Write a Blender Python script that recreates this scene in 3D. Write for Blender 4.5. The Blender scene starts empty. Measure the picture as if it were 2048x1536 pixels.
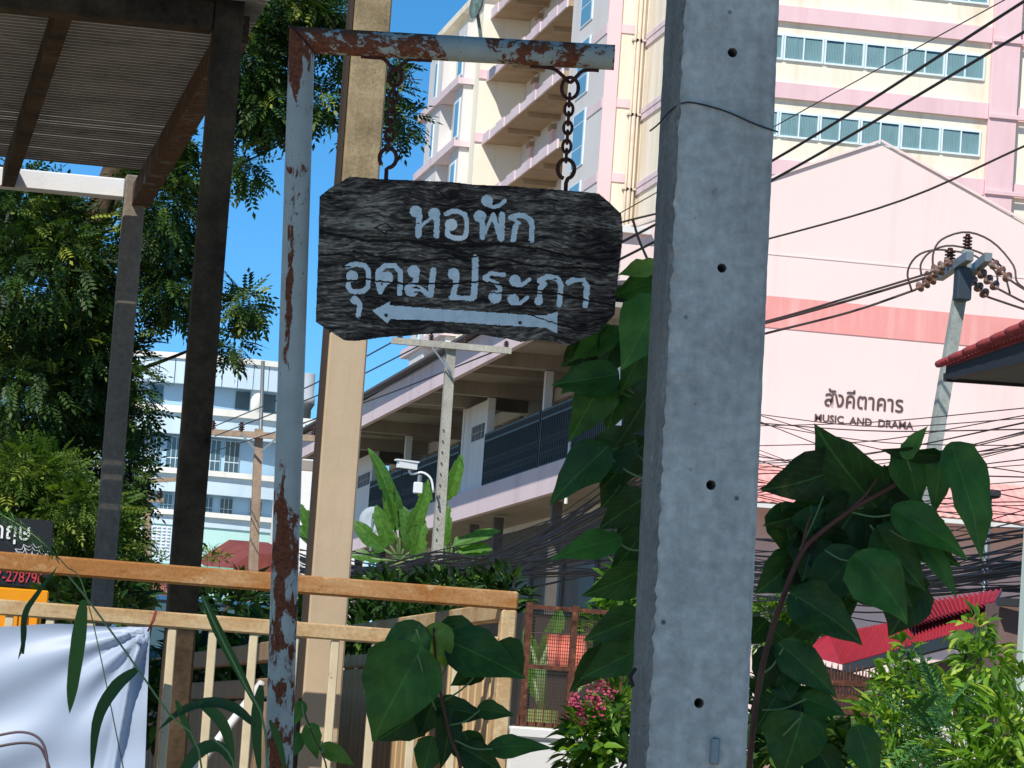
import bpy, math, random
import numpy as np
from mathutils import Vector, Matrix, noise as mnoise

# ------------------------------------------------------------------ camera, light
FPX = 7500.0                      # focal length in photo pixels (2048 wide)
HEAD, PITCH, ROLL = math.radians(10.0), math.radians(5.62), 0.070
CAM = Vector((0.0, 0.0, 1.6))
Fv = Vector((math.sin(HEAD) * math.cos(PITCH), math.cos(HEAD) * math.cos(PITCH), math.sin(PITCH)))
R0 = Vector((math.cos(HEAD), -math.sin(HEAD), 0))
U0 = R0.cross(Fv)
Rv = R0 * math.cos(ROLL) + U0 * math.sin(ROLL)
Uv = -R0 * math.sin(ROLL) + U0 * math.cos(ROLL)

scene = bpy.context.scene
cam_data = bpy.data.cameras.new('camera')
cam_data.sensor_width = 36.0
cam_data.lens = 36.0 * FPX / 2048.0
cam_data.clip_start = 0.1
cam_data.clip_end = 6000.0
cam = bpy.data.objects.new('camera', cam_data)
scene.collection.objects.link(cam)
cam.matrix_world = Matrix(((Rv.x, Uv.x, -Fv.x, CAM.x), (Rv.y, Uv.y, -Fv.y, CAM.y), (Rv.z, Uv.z, -Fv.z, CAM.z), (0, 0, 0, 1)))
scene.camera = cam

SUN_TO = Vector((-0.6, -0.9, 1.0)).normalized()      # towards the sun: behind the camera, to the left
world = bpy.data.worlds.new('World')
scene.world = world
world.use_nodes = True
wn = world.node_tree.nodes
sky = wn.new('ShaderNodeTexSky')
sky.sky_type = 'NISHITA'
sky.sun_disc = False
sky.sun_elevation = math.asin(SUN_TO.z)
sky.sun_rotation = math.atan2(SUN_TO.x, SUN_TO.y)
sky.air_density = 0.45
sky.dust_density = 0.05
sky.ozone_density = 4.0
sky.altitude = 300
bg = wn['Background']
bg.inputs['Strength'].default_value = 0.14
hs = wn.new('ShaderNodeHueSaturation'); hs.inputs['Saturation'].default_value = 1.22; hs.inputs['Hue'].default_value = 0.488
world.node_tree.links.new(sky.outputs[0], hs.inputs['Color']); world.node_tree.links.new(hs.outputs[0], bg.inputs[0])
sd = bpy.data.lights.new('sun', 'SUN')
sd.energy = 3.9
sd.angle = math.radians(0.53)
sd.color = (1.0, 0.945, 0.86)
so = bpy.data.objects.new('sun', sd)
scene.collection.objects.link(so)
so.rotation_euler = SUN_TO.to_track_quat('Z', 'Y').to_euler()

scene.view_settings.view_transform = 'Standard'
scene.view_settings.look = 'None'
scene.view_settings.gamma = 1.0
scene.view_settings.exposure = 0.25
scene.view_settings.use_curve_mapping = False
scene.cycles.max_bounces = 7
scene.cycles.transparent_max_bounces = 10
scene.cycles.use_denoising = True
scene.cycles.sample_clamp_indirect = 6.0

rnd = random.Random(7)
nrng = np.random.default_rng(11)

# ------------------------------------------------------------------ placing helpers
def ray(x, y):
    return Fv + Rv * ((x - 1024.0) / FPX) - Uv * ((y - 768.0) / FPX)
def P(x, y, D):
    return CAM + ray(x, y) * D
def on_x(x, y, X):
    r = ray(x, y); return CAM + r * ((X - CAM.x) / r.x)
def on_y(x, y, Y):
    r = ray(x, y); return CAM + r * ((Y - CAM.y) / r.y)
def on_z(x, y, Z):
    r = ray(x, y); return CAM + r * ((Z - CAM.z) / r.z)

# ------------------------------------------------------------------ objects
COL = scene.collection
def wloc(o):
    v = Vector((0, 0, 0))
    while o is not None:
        v += o.location; o = o.parent
    return v
def tag(o, label=None, cat=None, group=None, kind=None):
    if label: o['label'] = label
    if cat: o['category'] = cat
    if group: o['group'] = group
    if kind: o['kind'] = kind
    return o
def thing(name, label, cat, loc=(0, 0, 0), group=None):
    o = bpy.data.objects.new(name, None)
    o.empty_display_size = 0.1
    COL.objects.link(o); o.location = Vector(loc)
    return tag(o, label, cat, group)

class MB:
    def __init__(s):
        s.v = []; s.f = []
    def add(s, vs, fs):
        b = len(s.v)
        s.v.extend([tuple(v) for v in vs])
        s.f.extend([tuple(i + b for i in f) for f in fs])
        return s
    def box(s, x0, x1, y0, y1, z0, z1):
        if x0 > x1: x0, x1 = x1, x0
        if y0 > y1: y0, y1 = y1, y0
        if z0 > z1: z0, z1 = z1, z0
        vs = [(x, y, z) for x in (x0, x1) for y in (y0, y1) for z in (z0, z1)]
        return s.add(vs, [(0, 1, 3, 2), (4, 6, 7, 5), (0, 4, 5, 1), (2, 3, 7, 6), (0, 2, 6, 4), (1, 5, 7, 3)])
    def bbox(s, x0, x1, y0, y1, z0, z1, b=0.01):
        """box with chamfered edges"""
        if x0 > x1: x0, x1 = x1, x0
        if y0 > y1: y0, y1 = y1, y0
        if z0 > z1: z0, z1 = z1, z0
        c = Vector(((x0 + x1) / 2, (y0 + y1) / 2, (z0 + z1) / 2))
        h = Vector(((x1 - x0) / 2, (y1 - y0) / 2, (z1 - z0) / 2))
        b = min(b, h.x * .9, h.y * .9, h.z * .9)
        vs = []; idx = {}
        for sx in (-1, 1):
            for sy in (-1, 1):
                for sz in (-1, 1):
                    for ax in range(3):
                        d = [h.x, h.y, h.z]
                        for k in range(3):
                            if k != ax: d[k] -= b
                        idx[(sx, sy, sz, ax)] = len(vs)
                        vs.append((c.x + sx * d[0], c.y + sy * d[1], c.z + sz * d[2]))
        fs = []
        S = (-1, 1)
        for ax in range(3):
            o1, o2 = [k for k in range(3) if k != ax]
            for sg in S:
                q = []
                for a, bb in ((-1, -1), (1, -1), (1, 1), (-1, 1)):
                    t = [0, 0, 0]; t[ax] = sg; t[o1] = a; t[o2] = bb
                    q.append(idx[(t[0], t[1], t[2], ax)])
                fs.append(q if (sg > 0) == (ax != 1) else q[::-1])
            for a in S:
                for bb in S:
                    q = []
                    t = [0, 0, 0]; t[o1] = a; t[o2] = bb
                    t[ax] = -1; q += [idx[(*t, o1)], idx[(*t, o2)]]
                    t[ax] = 1; q += [idx[(*t, o2)], idx[(*t, o1)]]
                    fs.append(q)
        for sx in S:
            for sy in S:
                for sz in S:
                    fs.append([idx[(sx, sy, sz, k)] for k in range(3)])
        return s.add(vs, fs)
    def beam(s, a, b, w, h, up=(0, 0, 1)):
        """square bar from a to b; w sideways, h along up"""
        a = Vector(a); b = Vector(b); d = (b - a).normalized()
        up = Vector(up)
        if abs(d.dot(up)) > .98: up = Vector((0, 1, 0))
        sd = d.cross(up).normalized(); u = sd.cross(d).normalized()
        vs = []
        for p in (a, b):
            for i, j in ((-1, -1), (1, -1), (1, 1), (-1, 1)):
                vs.append(p + sd * (i * w / 2) + u * (j * h / 2))
        return s.add(vs, [(0, 1, 2, 3), (7, 6, 5, 4), (0, 4, 5, 1), (1, 5, 6, 2), (2, 6, 7, 3), (3, 7, 4, 0)])
    def tube(s, pts, r, n=8, cap=True):
        pts = [Vector(p) for p in pts]
        m = len(pts)
        rs = r if isinstance(r, (list, tuple)) else [r] * m
        t0 = (pts[1] - pts[0]).normalized()
        u = t0.cross(Vector((0, 0, 1)))
        if u.length < 1e-3: u = t0.cross(Vector((1, 0, 0)))
        u.normalize()
        vs = []; fs = []
        for i, p in enumerate(pts):
            t = (pts[min(i + 1, m - 1)] - pts[max(i - 1, 0)]).normalized()
            u = (u - t * u.dot(t))
            if u.length < 1e-6: u = t.orthogonal()
            u.normalize(); w = t.cross(u)
            for k in range(n):
                a = 2 * math.pi * k / n
                vs.append(p + (u * math.cos(a) + w * math.sin(a)) * rs[i])
        for i in range(m - 1):
            for k in range(n):
                k2 = (k + 1) % n
                fs.append((i * n + k, i * n + k2, (i + 1) * n + k2, (i + 1) * n + k))
        if cap:
            fs.append(tuple(range(n - 1, -1, -1)))
            fs.append(tuple((m - 1) * n + k for k in range(n)))
        return s.add(vs, fs)
    def ring(s, c, ax, R, r, n=16, m=8, squash=1.0, up=(0, 0, 1), a0=0, a1=2 * math.pi):
        """torus (or open hook) round axis ax"""
        ax = Vector(ax).normalized(); u = Vector(up); u = (u - ax * u.dot(ax)).normalized(); w = ax.cross(u)
        pts = []
        full = abs(a1 - a0 - 2 * math.pi) < 1e-6
        N = n + 1
        for i in range(N):
            a = a0 + (a1 - a0) * i / n
            pts.append(Vector(c) + u * (math.cos(a) * R * squash) + w * (math.sin(a) * R))
        return s.tube(pts, r, m, cap=not full)
    def prism(s, poly, vec):
        n = len(poly); vec = Vector(vec)
        vs = [Vector(p) for p in poly] + [Vector(p) + vec for p in poly]
        fs = [tuple(range(n)), tuple(range(2 * n - 1, n - 1, -1))]
        for i in range(n):
            j = (i + 1) % n
            fs.append((i, i + n, j + n, j))
        return s.add(vs, fs)
    def quad(s, a, b, c, d):
        return s.add([a, b, c, d], [(0, 1, 2, 3)])
    def lathe(s, base, axis, prof, n=12):
        base = Vector(base); ax = Vector(axis).normalized(); u = ax.orthogonal().normalized(); w = ax.cross(u)
        vs = []; fs = []
        for (h, r) in prof:
            for k in range(n):
                a = 2 * math.pi * k / n
                vs.append(base + ax * h + (u * math.cos(a) + w * math.sin(a)) * r)
        for i in range(len(prof) - 1):
            for k in range(n):
                k2 = (k + 1) % n
                fs.append((i * n + k, i * n + k2, (i + 1) * n + k2, (i + 1) * n + k))
        fs.append(tuple(range(n - 1, -1, -1))); fs.append(tuple((len(prof) - 1) * n + k for k in range(n)))
        return s.add(vs, fs)
    def build(s, name, mat, parent=None, smooth=False, loc=None):
        off = wloc(parent) if parent is not None else Vector(loc or (0, 0, 0))
        me = bpy.data.meshes.new(name)
        me.from_pydata([(v[0] - off.x, v[1] - off.y, v[2] - off.z) for v in s.v], [], s.f)
        me.materials.append(mat)
        if smooth:
            me.polygons.foreach_set('use_smooth', [True] * len(me.polygons))
        me.update()
        o = bpy.data.objects.new(name, me)
        COL.objects.link(o)
        if parent is not None: o.parent = parent
        elif loc is not None: o.location = off
        return o

def fix_normals(o):
    import bmesh
    bm = bmesh.new(); bm.from_mesh(o.data)
    bmesh.ops.recalc_face_normals(bm, faces=bm.faces)
    bm.to_mesh(o.data); bm.free()
    return o

# ------------------------------------------------------------------ materials
def lin(h):
    h = h.lstrip('#')
    out = []
    for i in (0, 2, 4):
        c = int(h[i:i + 2], 16) / 255
        out.append(c / 12.92 if c <= .04045 else ((c + .055) / 1.055) ** 2.4)
    return tuple(out) + (1.0,)
class NT:
    def __init__(s, name):
        s.m = bpy.data.materials.new(name); s.m.use_nodes = True
        s.t = s.m.node_tree; s.n = s.t.nodes; s.b = s.n['Principled BSDF']; s.out = s.n['Material Output']
        s._co = None
    def new(s, ty, **kw):
        n = s.n.new(ty)
        for k, v in kw.items(): setattr(n, k, v)
        return n
    def link(s, a, b): s.t.links.new(a, b)
    def co(s, scale=(1, 1, 1), kind='Object', rot=(0, 0, 0)):
        tc = s.new('ShaderNodeTexCoord'); mp = s.new('ShaderNodeMapping')
        mp.inputs['Scale'].default_value = scale
        mp.inputs['Rotation'].default_value = rot
        s.link(tc.outputs[kind], mp.inputs['Vector'])
        return mp.outputs[0]
    def noise(s, scale, detail=5, rough=.6, vec=None, dist=0):
        n = s.new('ShaderNodeTexNoise')
        n.inputs['Scale'].default_value = scale; n.inputs['Detail'].default_value = detail
        n.inputs['Roughness'].default_value = rough; n.inputs['Distortion'].default_value = dist
        s.link(vec if vec is not None else s.co(), n.inputs['Vector'])
        return n.outputs['Fac']
    def ramp(s, fac, stops):
        r = s.new('ShaderNodeValToRGB')
        el = r.color_ramp.elements
        while len(el) < len(stops): el.new(.5)
        for e, (p, c) in zip(el, stops):
            e.position = p
            e.color = c if len(c) == 4 else (c[0], c[1], c[2], 1)
        s.link(fac, r.inputs['Fac'])
        return r.outputs['Color']
    def mix(s, a, b, fac, mode='MIX'):
        m = s.new('ShaderNodeMix', data_type='RGBA', blend_type=mode)
        for v, i in ((a, 6), (b, 7)):
            if isinstance(v, tuple): m.inputs[i].default_value = v
            else: s.link(v, m.inputs[i])
        if isinstance(fac, (int, float)): m.inputs[0].default_value = fac
        else: s.link(fac, m.inputs[0])
        return m.outputs[2]
    def bump(s, h, strength=.3, dist=.01):
        b = s.new('ShaderNodeBump'); b.inputs['Strength'].default_value = strength; b.inputs['Distance'].default_value = dist
        s.link(h, b.inputs['Height']); s.link(b.outputs[0], s.b.inputs['Normal'])
    def col(s, c):
        if isinstance(c, tuple): s.b.inputs['Base Color'].default_value = c
        else: s.link(c, s.b.inputs['Base Color'])
    def rough(s, r, spec=None):
        if isinstance(r, (int, float)): s.b.inputs['Roughness'].default_value = r
        else: s.link(r, s.b.inputs['Roughness'])
        if spec is not None: s.b.inputs['Specular IOR Level'].default_value = spec

G = lambda v: (v, v, v, 1.0)
def paint(name, hexc, var=.12, scale=2.0, dirt=None, dirt_amt=.35, rough=.75, fine=60, bump=.12, streak=True):
    """painted plaster / metal: mottling, vertical grime streaks, fine relief"""
    t = NT(name)
    base = lin(hexc)
    dark = tuple(c * (1 - var * 2) for c in base[:3]) + (1,)
    c = t.mix(dark, base, t.ramp(t.noise(scale, 6, .65), [(.25, G(0)), (.6, G(1))]))
    if dirt:
        v = t.co((scale * 1.6, scale * 1.6, scale * .12)) if streak else t.co((scale, scale, scale))
        m = t.ramp(t.noise(1.6, 6, .7, v), [(.5, G(0)), (.78, G(dirt_amt))])
        c = t.mix(c, lin(dirt), m)
    t.col(c); t.rough(rough, .3)
    t.bump(t.noise(fine, 4), bump, .01)
    return t.m
def plain(name, hexc, rough=.6, metallic=0, spec=None):
    t = NT(name); t.col(lin(hexc)); t.rough(rough, spec); t.b.inputs['Metallic'].default_value = metallic
    return t.m

def leaf_mat(name, dark, light, vein=False, trans=.3, rough=.42, yellow=None, tmul=1.6):
    """foliage: tint comes from a per-leaf attribute, light passes through the blade"""
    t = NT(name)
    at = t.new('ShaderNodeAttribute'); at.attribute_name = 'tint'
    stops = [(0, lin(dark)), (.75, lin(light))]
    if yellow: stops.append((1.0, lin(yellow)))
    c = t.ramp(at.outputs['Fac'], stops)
    if vein:
        uv = t.new('ShaderNodeUVMap')
        sep = t.new('ShaderNodeSeparateXYZ'); t.link(uv.outputs[0], sep.inputs[0])
        ab = t.new('ShaderNodeMath', operation='ABSOLUTE'); t.link(sep.outputs[0], ab.inputs[0])
        # side veins: stripes running forward from the midrib
        m1 = t.new('ShaderNodeMath', operation='MULTIPLY_ADD'); t.link(ab.outputs[0], m1.inputs[0]); m1.inputs[1].default_value = -.42; t.link(sep.outputs[1], m1.inputs[2])
        m2 = t.new('ShaderNodeMath', operation='MULTIPLY'); t.link(m1.outputs[0], m2.inputs[0]); m2.inputs[1].default_value = 7.5
        fr = t.new('ShaderNodeMath', operation='FRACT'); t.link(m2.outputs[0], fr.inputs[0])
        pp = t.new('ShaderNodeMath', operation='PINGPONG'); t.link(fr.outputs[0], pp.inputs[0]); pp.inputs[1].default_value = .5
        side = t.ramp(pp.outputs[0], [(0.0, G(.42)), (.09, G(0))])
        mid = t.ramp(ab.outputs[0], [(0.018, G(1)), (.04, G(0))])
        mx = t.mix(side, mid, .5, 'LIGHTEN'); mx = t.mix(side, mid, 1.0, 'ADD')
        veinc = tuple(min(1, x * 2.1 + .03) for x in lin(light)[:3]) + (1,)
        c = t.mix(c, veinc, t.mix(G(0), mx, .28))
        t.bump(t.mix(mx, t.noise(25, 3), .5), .3, .004)
        blot = t.ramp(t.noise(18, 5), [(.32, G(.6)), (.65, G(1.12))])
        c = t.mix(c, blot, 1.0, 'MULTIPLY')
        c = t.mix(c, lin('#6b6a2c'), t.ramp(t.noise(9, 5, .7), [(.60, G(0)), (.74, G(.55))]))
        c = t.mix(c, lin('#4a3a22'), t.ramp(t.noise(70, 3, .6), [(.70, G(0)), (.76, G(.8))]))
    t.col(c); t.rough(rough, .35)
    tr = t.new('ShaderNodeBsdfTranslucent')
    tc = t.mix(c, (tmul * .95, tmul, tmul * .35, 1), 1.0, 'MULTIPLY')
    t.link(tc, tr.inputs['Color'])
    ms = t.new('ShaderNodeMixShader'); ms.inputs[0].default_value = trans
    t.link(t.b.outputs[0], ms.inputs[1]); t.link(tr.outputs[0], ms.inputs[2])
    t.link(ms.outputs[0], t.out.inputs['Surface'])
    return t.m

def concrete(name, light, dark, scale=6, bump=.5, pits=True, green=None):
    t = NT(name)
    v = t.co()
    c = t.mix(lin(dark), lin(light), t.ramp(t.noise(scale, 8, .7, v), [(.3, G(0)), (.68, G(1))]))
    c = t.mix(c, t.ramp(t.noise(scale * 14, 3, .6, v), [(.3, G(.78)), (.7, G(1.12))]), 1.0, 'MULTIPLY')
    st = t.ramp(t.noise(1.4, 6, .7, t.co((scale * 2, scale * 2, scale * .1))), [(.45, G(1)), (.8, G(.72))])
    c = t.mix(c, st, 1.0, 'MULTIPLY')
    if green:
        c = t.mix(c, lin(green), t.ramp(t.noise(scale * .6, 8, .75), [(.48, G(0)), (.7, G(.75))]))
    if pits:
        vo = t.new('ShaderNodeTexVoronoi'); vo.inputs['Scale'].default_value = scale * 7; t.link(v, vo.inputs['Vector'])
        sel = t.ramp(t.noise(scale * 2.2, 2, .5, v), [(.52, G(0)), (.6, G(1))])
        hole = t.ramp(vo.outputs['Distance'], [(.05, G(1)), (.13, G(0))])
        pm = t.mix(G(0), hole, sel)
        c = t.mix(c, tuple(x * .35 for x in lin(dark)[:3]) + (1,), pm)
        hh = t.mix(t.noise(scale * 10, 5, .7, v), G(0), pm)
    else:
        hh = t.noise(scale * 10, 5, .7, v)
    t.col(c); t.rough(.9, .2); t.bump(hh, bump, .006)
    return t.m

def rusty(name, paintc, rust='#7a3f22', dark='#3a1c12', thr=.52, scale=9, stretch=(1, 1, .35), wash=None, attr=None):
    """old paint with rust breaking through in patches"""
    t = NT(name)
    v = t.co(stretch)
    n1 = t.noise(scale, 9, .72, v, .6)
    n2 = t.noise(scale * .35, 3, .5, t.co())
    addm = t.new('ShaderNodeMath', operation='MULTIPLY_ADD'); t.link(n2, addm.inputs[0]); addm.inputs[1].default_value = .55; t.link(n1, addm.inputs[2])
    if attr:
        an = t.new('ShaderNodeAttribute'); an.attribute_name = attr
        a2 = t.new('ShaderNodeMath', operation='ADD'); t.link(addm.outputs[0], a2.inputs[0]); t.link(an.outputs['Fac'], a2.inputs[1]); addm = a2
    mask = t.ramp(addm.outputs[0], [(thr + .245, G(0)), (thr + .285, G(1))])
    fl = t.ramp(t.noise(scale * 3.5, 4, .6), [(.66, G(0)), (.70, G(1))])
    mask = t.mix(mask, fl, 1.0, 'LIGHTEN')
    pc = t.mix(tuple(c * .8 for c in lin(paintc)[:3]) + (1,), lin(paintc), t.ramp(t.noise(14, 5), [(.3, G(0)), (.7, G(1))]))
    if wash:
        pc = t.mix(pc, lin(wash), t.ramp(t.noise(scale * .5, 6, .7, v), [(.35, G(0)), (.7, G(.9))]))
    rc = t.mix(lin(dark), lin(rust), t.ramp(t.noise(scale * 2.5, 6, .75), [(.3, G(0)), (.6, G(1))]))
    rc = t.mix(rc, lin('#b07848'), t.ramp(t.noise(scale * 4, 5, .7), [(.56, G(0)), (.72, G(.7))]))
    t.col(t.mix(pc, rc, mask))
    t.rough(t.ramp(mask, [(0, G(.5)), (1, G(.92))]), .3)
    hb = t.mix(t.mix(G(.6), G(.2), mask), t.noise(scale * 8, 4), .35)
    t.bump(hb, .5, .004)
    return t.m

def gate_mat(name, base, wash, lo, hi):
    t = NT(name)
    v = t.co((.5, 1, 1.4))
    w = t.ramp(t.noise(5, 8, .75, v, .4), [(lo, G(0)), (hi, G(1))])
    c = t.mix(lin(base), lin(wash), w)
    c = t.mix(c, lin('#6f4220'), t.ramp(t.noise(26, 8, .75, v), [(.56, G(0)), (.72, G(.75))]))
    c = t.mix(c, lin('#e3cfa6'), t.ramp(t.noise(17, 6, .7, t.co((.6, 1, .5))), [(.60, G(0)), (.74, G(.6))]))
    c = t.mix(c, t.ramp(t.noise(90, 4, .7), [(.3, G(.8)), (.7, G(1.12))]), 1.0, 'MULTIPLY')
    t.col(c); t.rough(.8, .25); t.bump(t.noise(70, 6, .7), .4, .003)
    return t.m

# ------------------------------------------------------------------ foliage helpers
def add_tint(me, vals):
    a = me.attributes.new('tint', 'FLOAT', 'POINT'); a.data.foreach_set('value', np.asarray(vals, np.float32))
def rotmats(ax, roll):
    """frames whose +x is ax (n,3), rolled about it"""
    ax = ax / np.linalg.norm(ax, axis=1, keepdims=True)
    up = np.tile(np.array([0, 0, 1.0]), (len(ax), 1))
    par = np.abs(ax[:, 2]) > .95
    up[par] = np.array([1.0, 0, 0])
    y = np.cross(up, ax); y /= np.linalg.norm(y, axis=1, keepdims=True)
    z = np.cross(ax, y)
    c, s = np.cos(roll)[:, None], np.sin(roll)[:, None]
    y2 = y * c + z * s; z2 = -y * s + z * c
    return np.stack([ax, y2, z2], axis=2)
def tmpl_leaf(l=1.0, w=.32, fold=.12, droop=.15):
    t = [0, .3, .62, 1.0]; hw = [.04, 1, .8, 0]
    v = []; f = []
    for i, (a, h) in enumerate(zip(t, hw)):
        z = -droop * a * a
        v += [(a * l, -h * w / 2 * l, (z + fold * h * .5) * l), (a * l, 0, z * l), (a * l, h * w / 2 * l, (z + fold * h * .5) * l)]
    for i in range(3):
        b = i * 3
        f += [(b, b + 3, b + 4, b + 1), (b + 1, b + 4, b + 5, b + 2)]
    return np.array(v), f
def tmpl_pinnate(n=5, l=1.0, leaflet=.3, w=.34, droop=.35):
    v = []; f = []
    def leaflet_add(base, d, s):
        b = len(v)
        d = Vector(d).normalized(); sd = d.cross(Vector((0, 0, 1))).normalized()
        tip = base + d * s + Vector((0, 0, -.12 * s))
        m = base + d * s * .45
        v.extend([tuple(base), tuple(m + sd * s * w / 2), tuple(tip), tuple(m - sd * s * w / 2)])
        f.append((b, b + 1, b + 2, b + 3))
    for i in range(n):
        a = .2 + .8 * i / n
        base = Vector((a * l, 0, -droop * a * a * l))
        s = leaflet * l * (1.0 - .35 * abs(i / n - .45))
        for sg in (-1, 1):
            leaflet_add(base, (.55, sg, -.15), s)
    leaflet_add(Vector((l, 0, -droop * l)), (1, 0, -.3), leaflet * l)
    b = len(v)      # rachis
    v.extend([(0, -.008 * l, 0), (0, .008 * l, 0), (l, 0, -droop * l)]); f.append((b, b + 1, b + 2))
    return np.array(v), f
def foliage_mesh(name, pts, axes, sizes, tmpl, tints, mat, parent=None, loc=None, kind=None):
    tv, tf = tmpl
    n = len(pts)
    R = rotmats(np.asarray(axes, float), nrng.uniform(-.9, .9, n))
    V = np.einsum('nij,kj->nki', R, tv) * np.asarray(sizes)[:, None, None] + np.asarray(pts)[:, None, :]
    off = wloc(parent) if parent is not None else Vector(loc or (0, 0, 0))
    V = (V - np.array(off)).reshape(-1, 3)
    k = len(tv)
    me = bpy.data.meshes.new(name)
    tot = [len(q) for q in tf]
    base = np.concatenate([np.array(q) for q in tf])
    loops = (np.arange(n)[:, None] * k + base[None, :]).ravel()
    counts = np.tile(np.array(tot), n)
    starts = np.concatenate([[0], np.cumsum(counts)[:-1]])
    me.vertices.add(len(V)); me.vertices.foreach_set('co', V.astype(np.float32).ravel())
    me.loops.add(len(loops)); me.loops.foreach_set('vertex_index', loops.astype(np.int32))
    me.polygons.add(len(counts)); me.polygons.foreach_set('loop_start', starts.astype(np.int32)); me.polygons.foreach_set('loop_total', counts.astype(np.int32))
    me.update(calc_edges=True)
    add_tint(me, np.repeat(np.asarray(tints), k))
    me.materials.append(mat)
    o = bpy.data.objects.new(name, me); COL.objects.link(o)
    if parent is not None: o.parent = parent
    elif loc is not None: o.location = off
    if kind: o['kind'] = kind
    return o
def blob_points(blobs, n, shell=.55):
    """blobs: (x, y, D, rx_px, ry_px, rdepth_m, weight); points through the volume, outward axes"""
    w = np.array([b[6] if len(b) > 6 else b[3] * b[4] for b in blobs], float); w /= w.sum()
    pts = []; ax = []; dep = []
    Fh = Vector((Fv.x, Fv.y, 0)).normalized()
    for b, k in zip(blobs, nrng.multinomial(n, w)):
        c = np.array(P(b[0], b[1], b[2])); sx = b[3] * b[2] / FPX; sy = b[4] * b[2] / FPX; sd_ = b[5]
        d = nrng.normal(size=(k, 3)); d /= np.linalg.norm(d, axis=1, keepdims=True)
        r = nrng.uniform(shell ** 3, 1, k) ** (1 / 3)
        q = d * r[:, None]
        pts.append(c + q[:, :1] * sx * np.array(Rv) + q[:, 1:2] * sy * np.array(Uv) + q[:, 2:] * sd_ * np.array(Fh))
        ax.append(d[:, :1] * np.array(Rv) + d[:, 1:2] * np.array(Uv) + d[:, 2:] * np.array(Fh)); dep.append(r)
    return np.concatenate(pts), np.concatenate(ax), np.concatenate(dep)

HEART = [(-.10, .0), (-.085, .30), (-.03, .62), (.06, .86), (.18, .99), (.32, .97), (.47, .82), (.62, .60), (.76, .37), (.88, .17), (.95, .07), (1.0, .0)]
BANANA = [(0, .25), (.06, .7), (.15, .95), (.3, 1), (.5, .97), (.7, .85), (.84, .62), (.93, .36), (1, .05)]
BLADE = [(0, .35), (.1, .75), (.3, 1), (.5, .95), (.7, .75), (.85, .45), (.95, .18), (1, .0)]
def sheet_leaf(name, spine, widths, normals, mat, parent, fold=.25, wave=.04, tint=.5, prof=None, seed=0, cross=7, tear=0):
    """leaf blade: spine points, half width per point, surface normal per point"""
    n = len(spine)
    V = []; UV = []
    rr = random.Random(seed)
    ph = rr.uniform(0, 6); asy = rr.uniform(-.13, .13); bend = rr.uniform(-.16, .16) if cross >= 9 else 0
    wmax = max(widths)
    for i in range(n):
        t = (spine[min(i + 1, n - 1)] - spine[max(i - 1, 0)]).normalized()
        nn = normals[i]; nn = (nn - t * nn.dot(t)).normalized()
        s = t.cross(nn)
        for j in range(cross):
            a = -1 + 2 * j / (cross - 1)
            w = widths[i] * (1 + asy * (1 if a > 0 else -1)) * (1 + (.05 * math.sin(ph * 3 + i * 2.7 + (2 if a > 0 else 0)) if cross >= 9 else 0))
            lift = fold * abs(a) * w + wave * math.sin(ph + i * 1.15 + a * 1.7) * w * 1.5 * abs(a) + wave * .8 * w * math.sin(ph * 2 + i * 2.1 - a * 3.0) * a * a - .35 * fold * w * a * a * (1 + .5 * math.sin(ph))
            V.append(spine[i] + s * (a * w + bend * wmax * math.sin(math.pi * i / (n - 1))) + nn * lift); UV.append((a * (w / max(max(widths), 1e-6)), i / (n - 1)))
    Fc = []
    for i in range(n - 1):
        for j in range(cross - 1):
            b = i * cross + j
            if tear and j in (0, cross - 2) and rr.random() < tear: continue
            Fc.append((b, b + cross, b + cross + 1, b + 1))
    off = wloc(parent) if parent is not None else Vector((0, 0, 0))
    me = bpy.data.meshes.new(name)
    me.from_pydata([tuple(v - off) for v in V], [], Fc)
    uvl = me.uv_layers.new(name='UVMap')
    for lp in me.loops: uvl.data[lp.index].uv = UV[lp.vertex_index]
    me.polygons.foreach_set('use_smooth', [True] * len(me.polygons))
    add_tint(me, [tint] * len(V))
    me.materials.append(mat)
    o = bpy.data.objects.new(name, me); COL.objects.link(o); o.parent = parent
    return o
def px_leaf(name, base, tip, width, D, mat, parent, tilt=(0, .2), fold=.25, droop=.12, tint=.5, prof=HEART, dtip=0.0, wave=.11, seed=None, cross=9, tear=0):
    """blade from base to tip (photo pixels) at depth D; width in pixels; tilt turns it away from the viewer"""
    seed = seed if seed is not None else rnd.randrange(10 ** 6)
    a = P(base[0], base[1], D); b = P(tip[0], tip[1], D + dtip)
    ax = b - a; L = ax.length
    n0 = (-Fv + Rv * tilt[0] + Uv * tilt[1]).normalized()
    hw = width * .5 * D / FPX
    sp = []; ws = []; ns = []
    t0 = ax.normalized(); n0 = (n0 - t0 * n0.dot(t0)).normalized()
    for (t, w) in prof:
        sp.append(a + ax * t + n0 * (droop * L * (math.sin(max(t, 0) * math.pi * .5) - max(t, 0)) * 2)); ws.append(w * hw)
        ns.append((n0 + t0 * (droop * (t - .3) * 2)).normalized())
    return sheet_leaf(name, sp, ws, ns, mat, parent, fold=fold, wave=wave, tint=tint, seed=seed, cross=cross, tear=tear)
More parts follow.
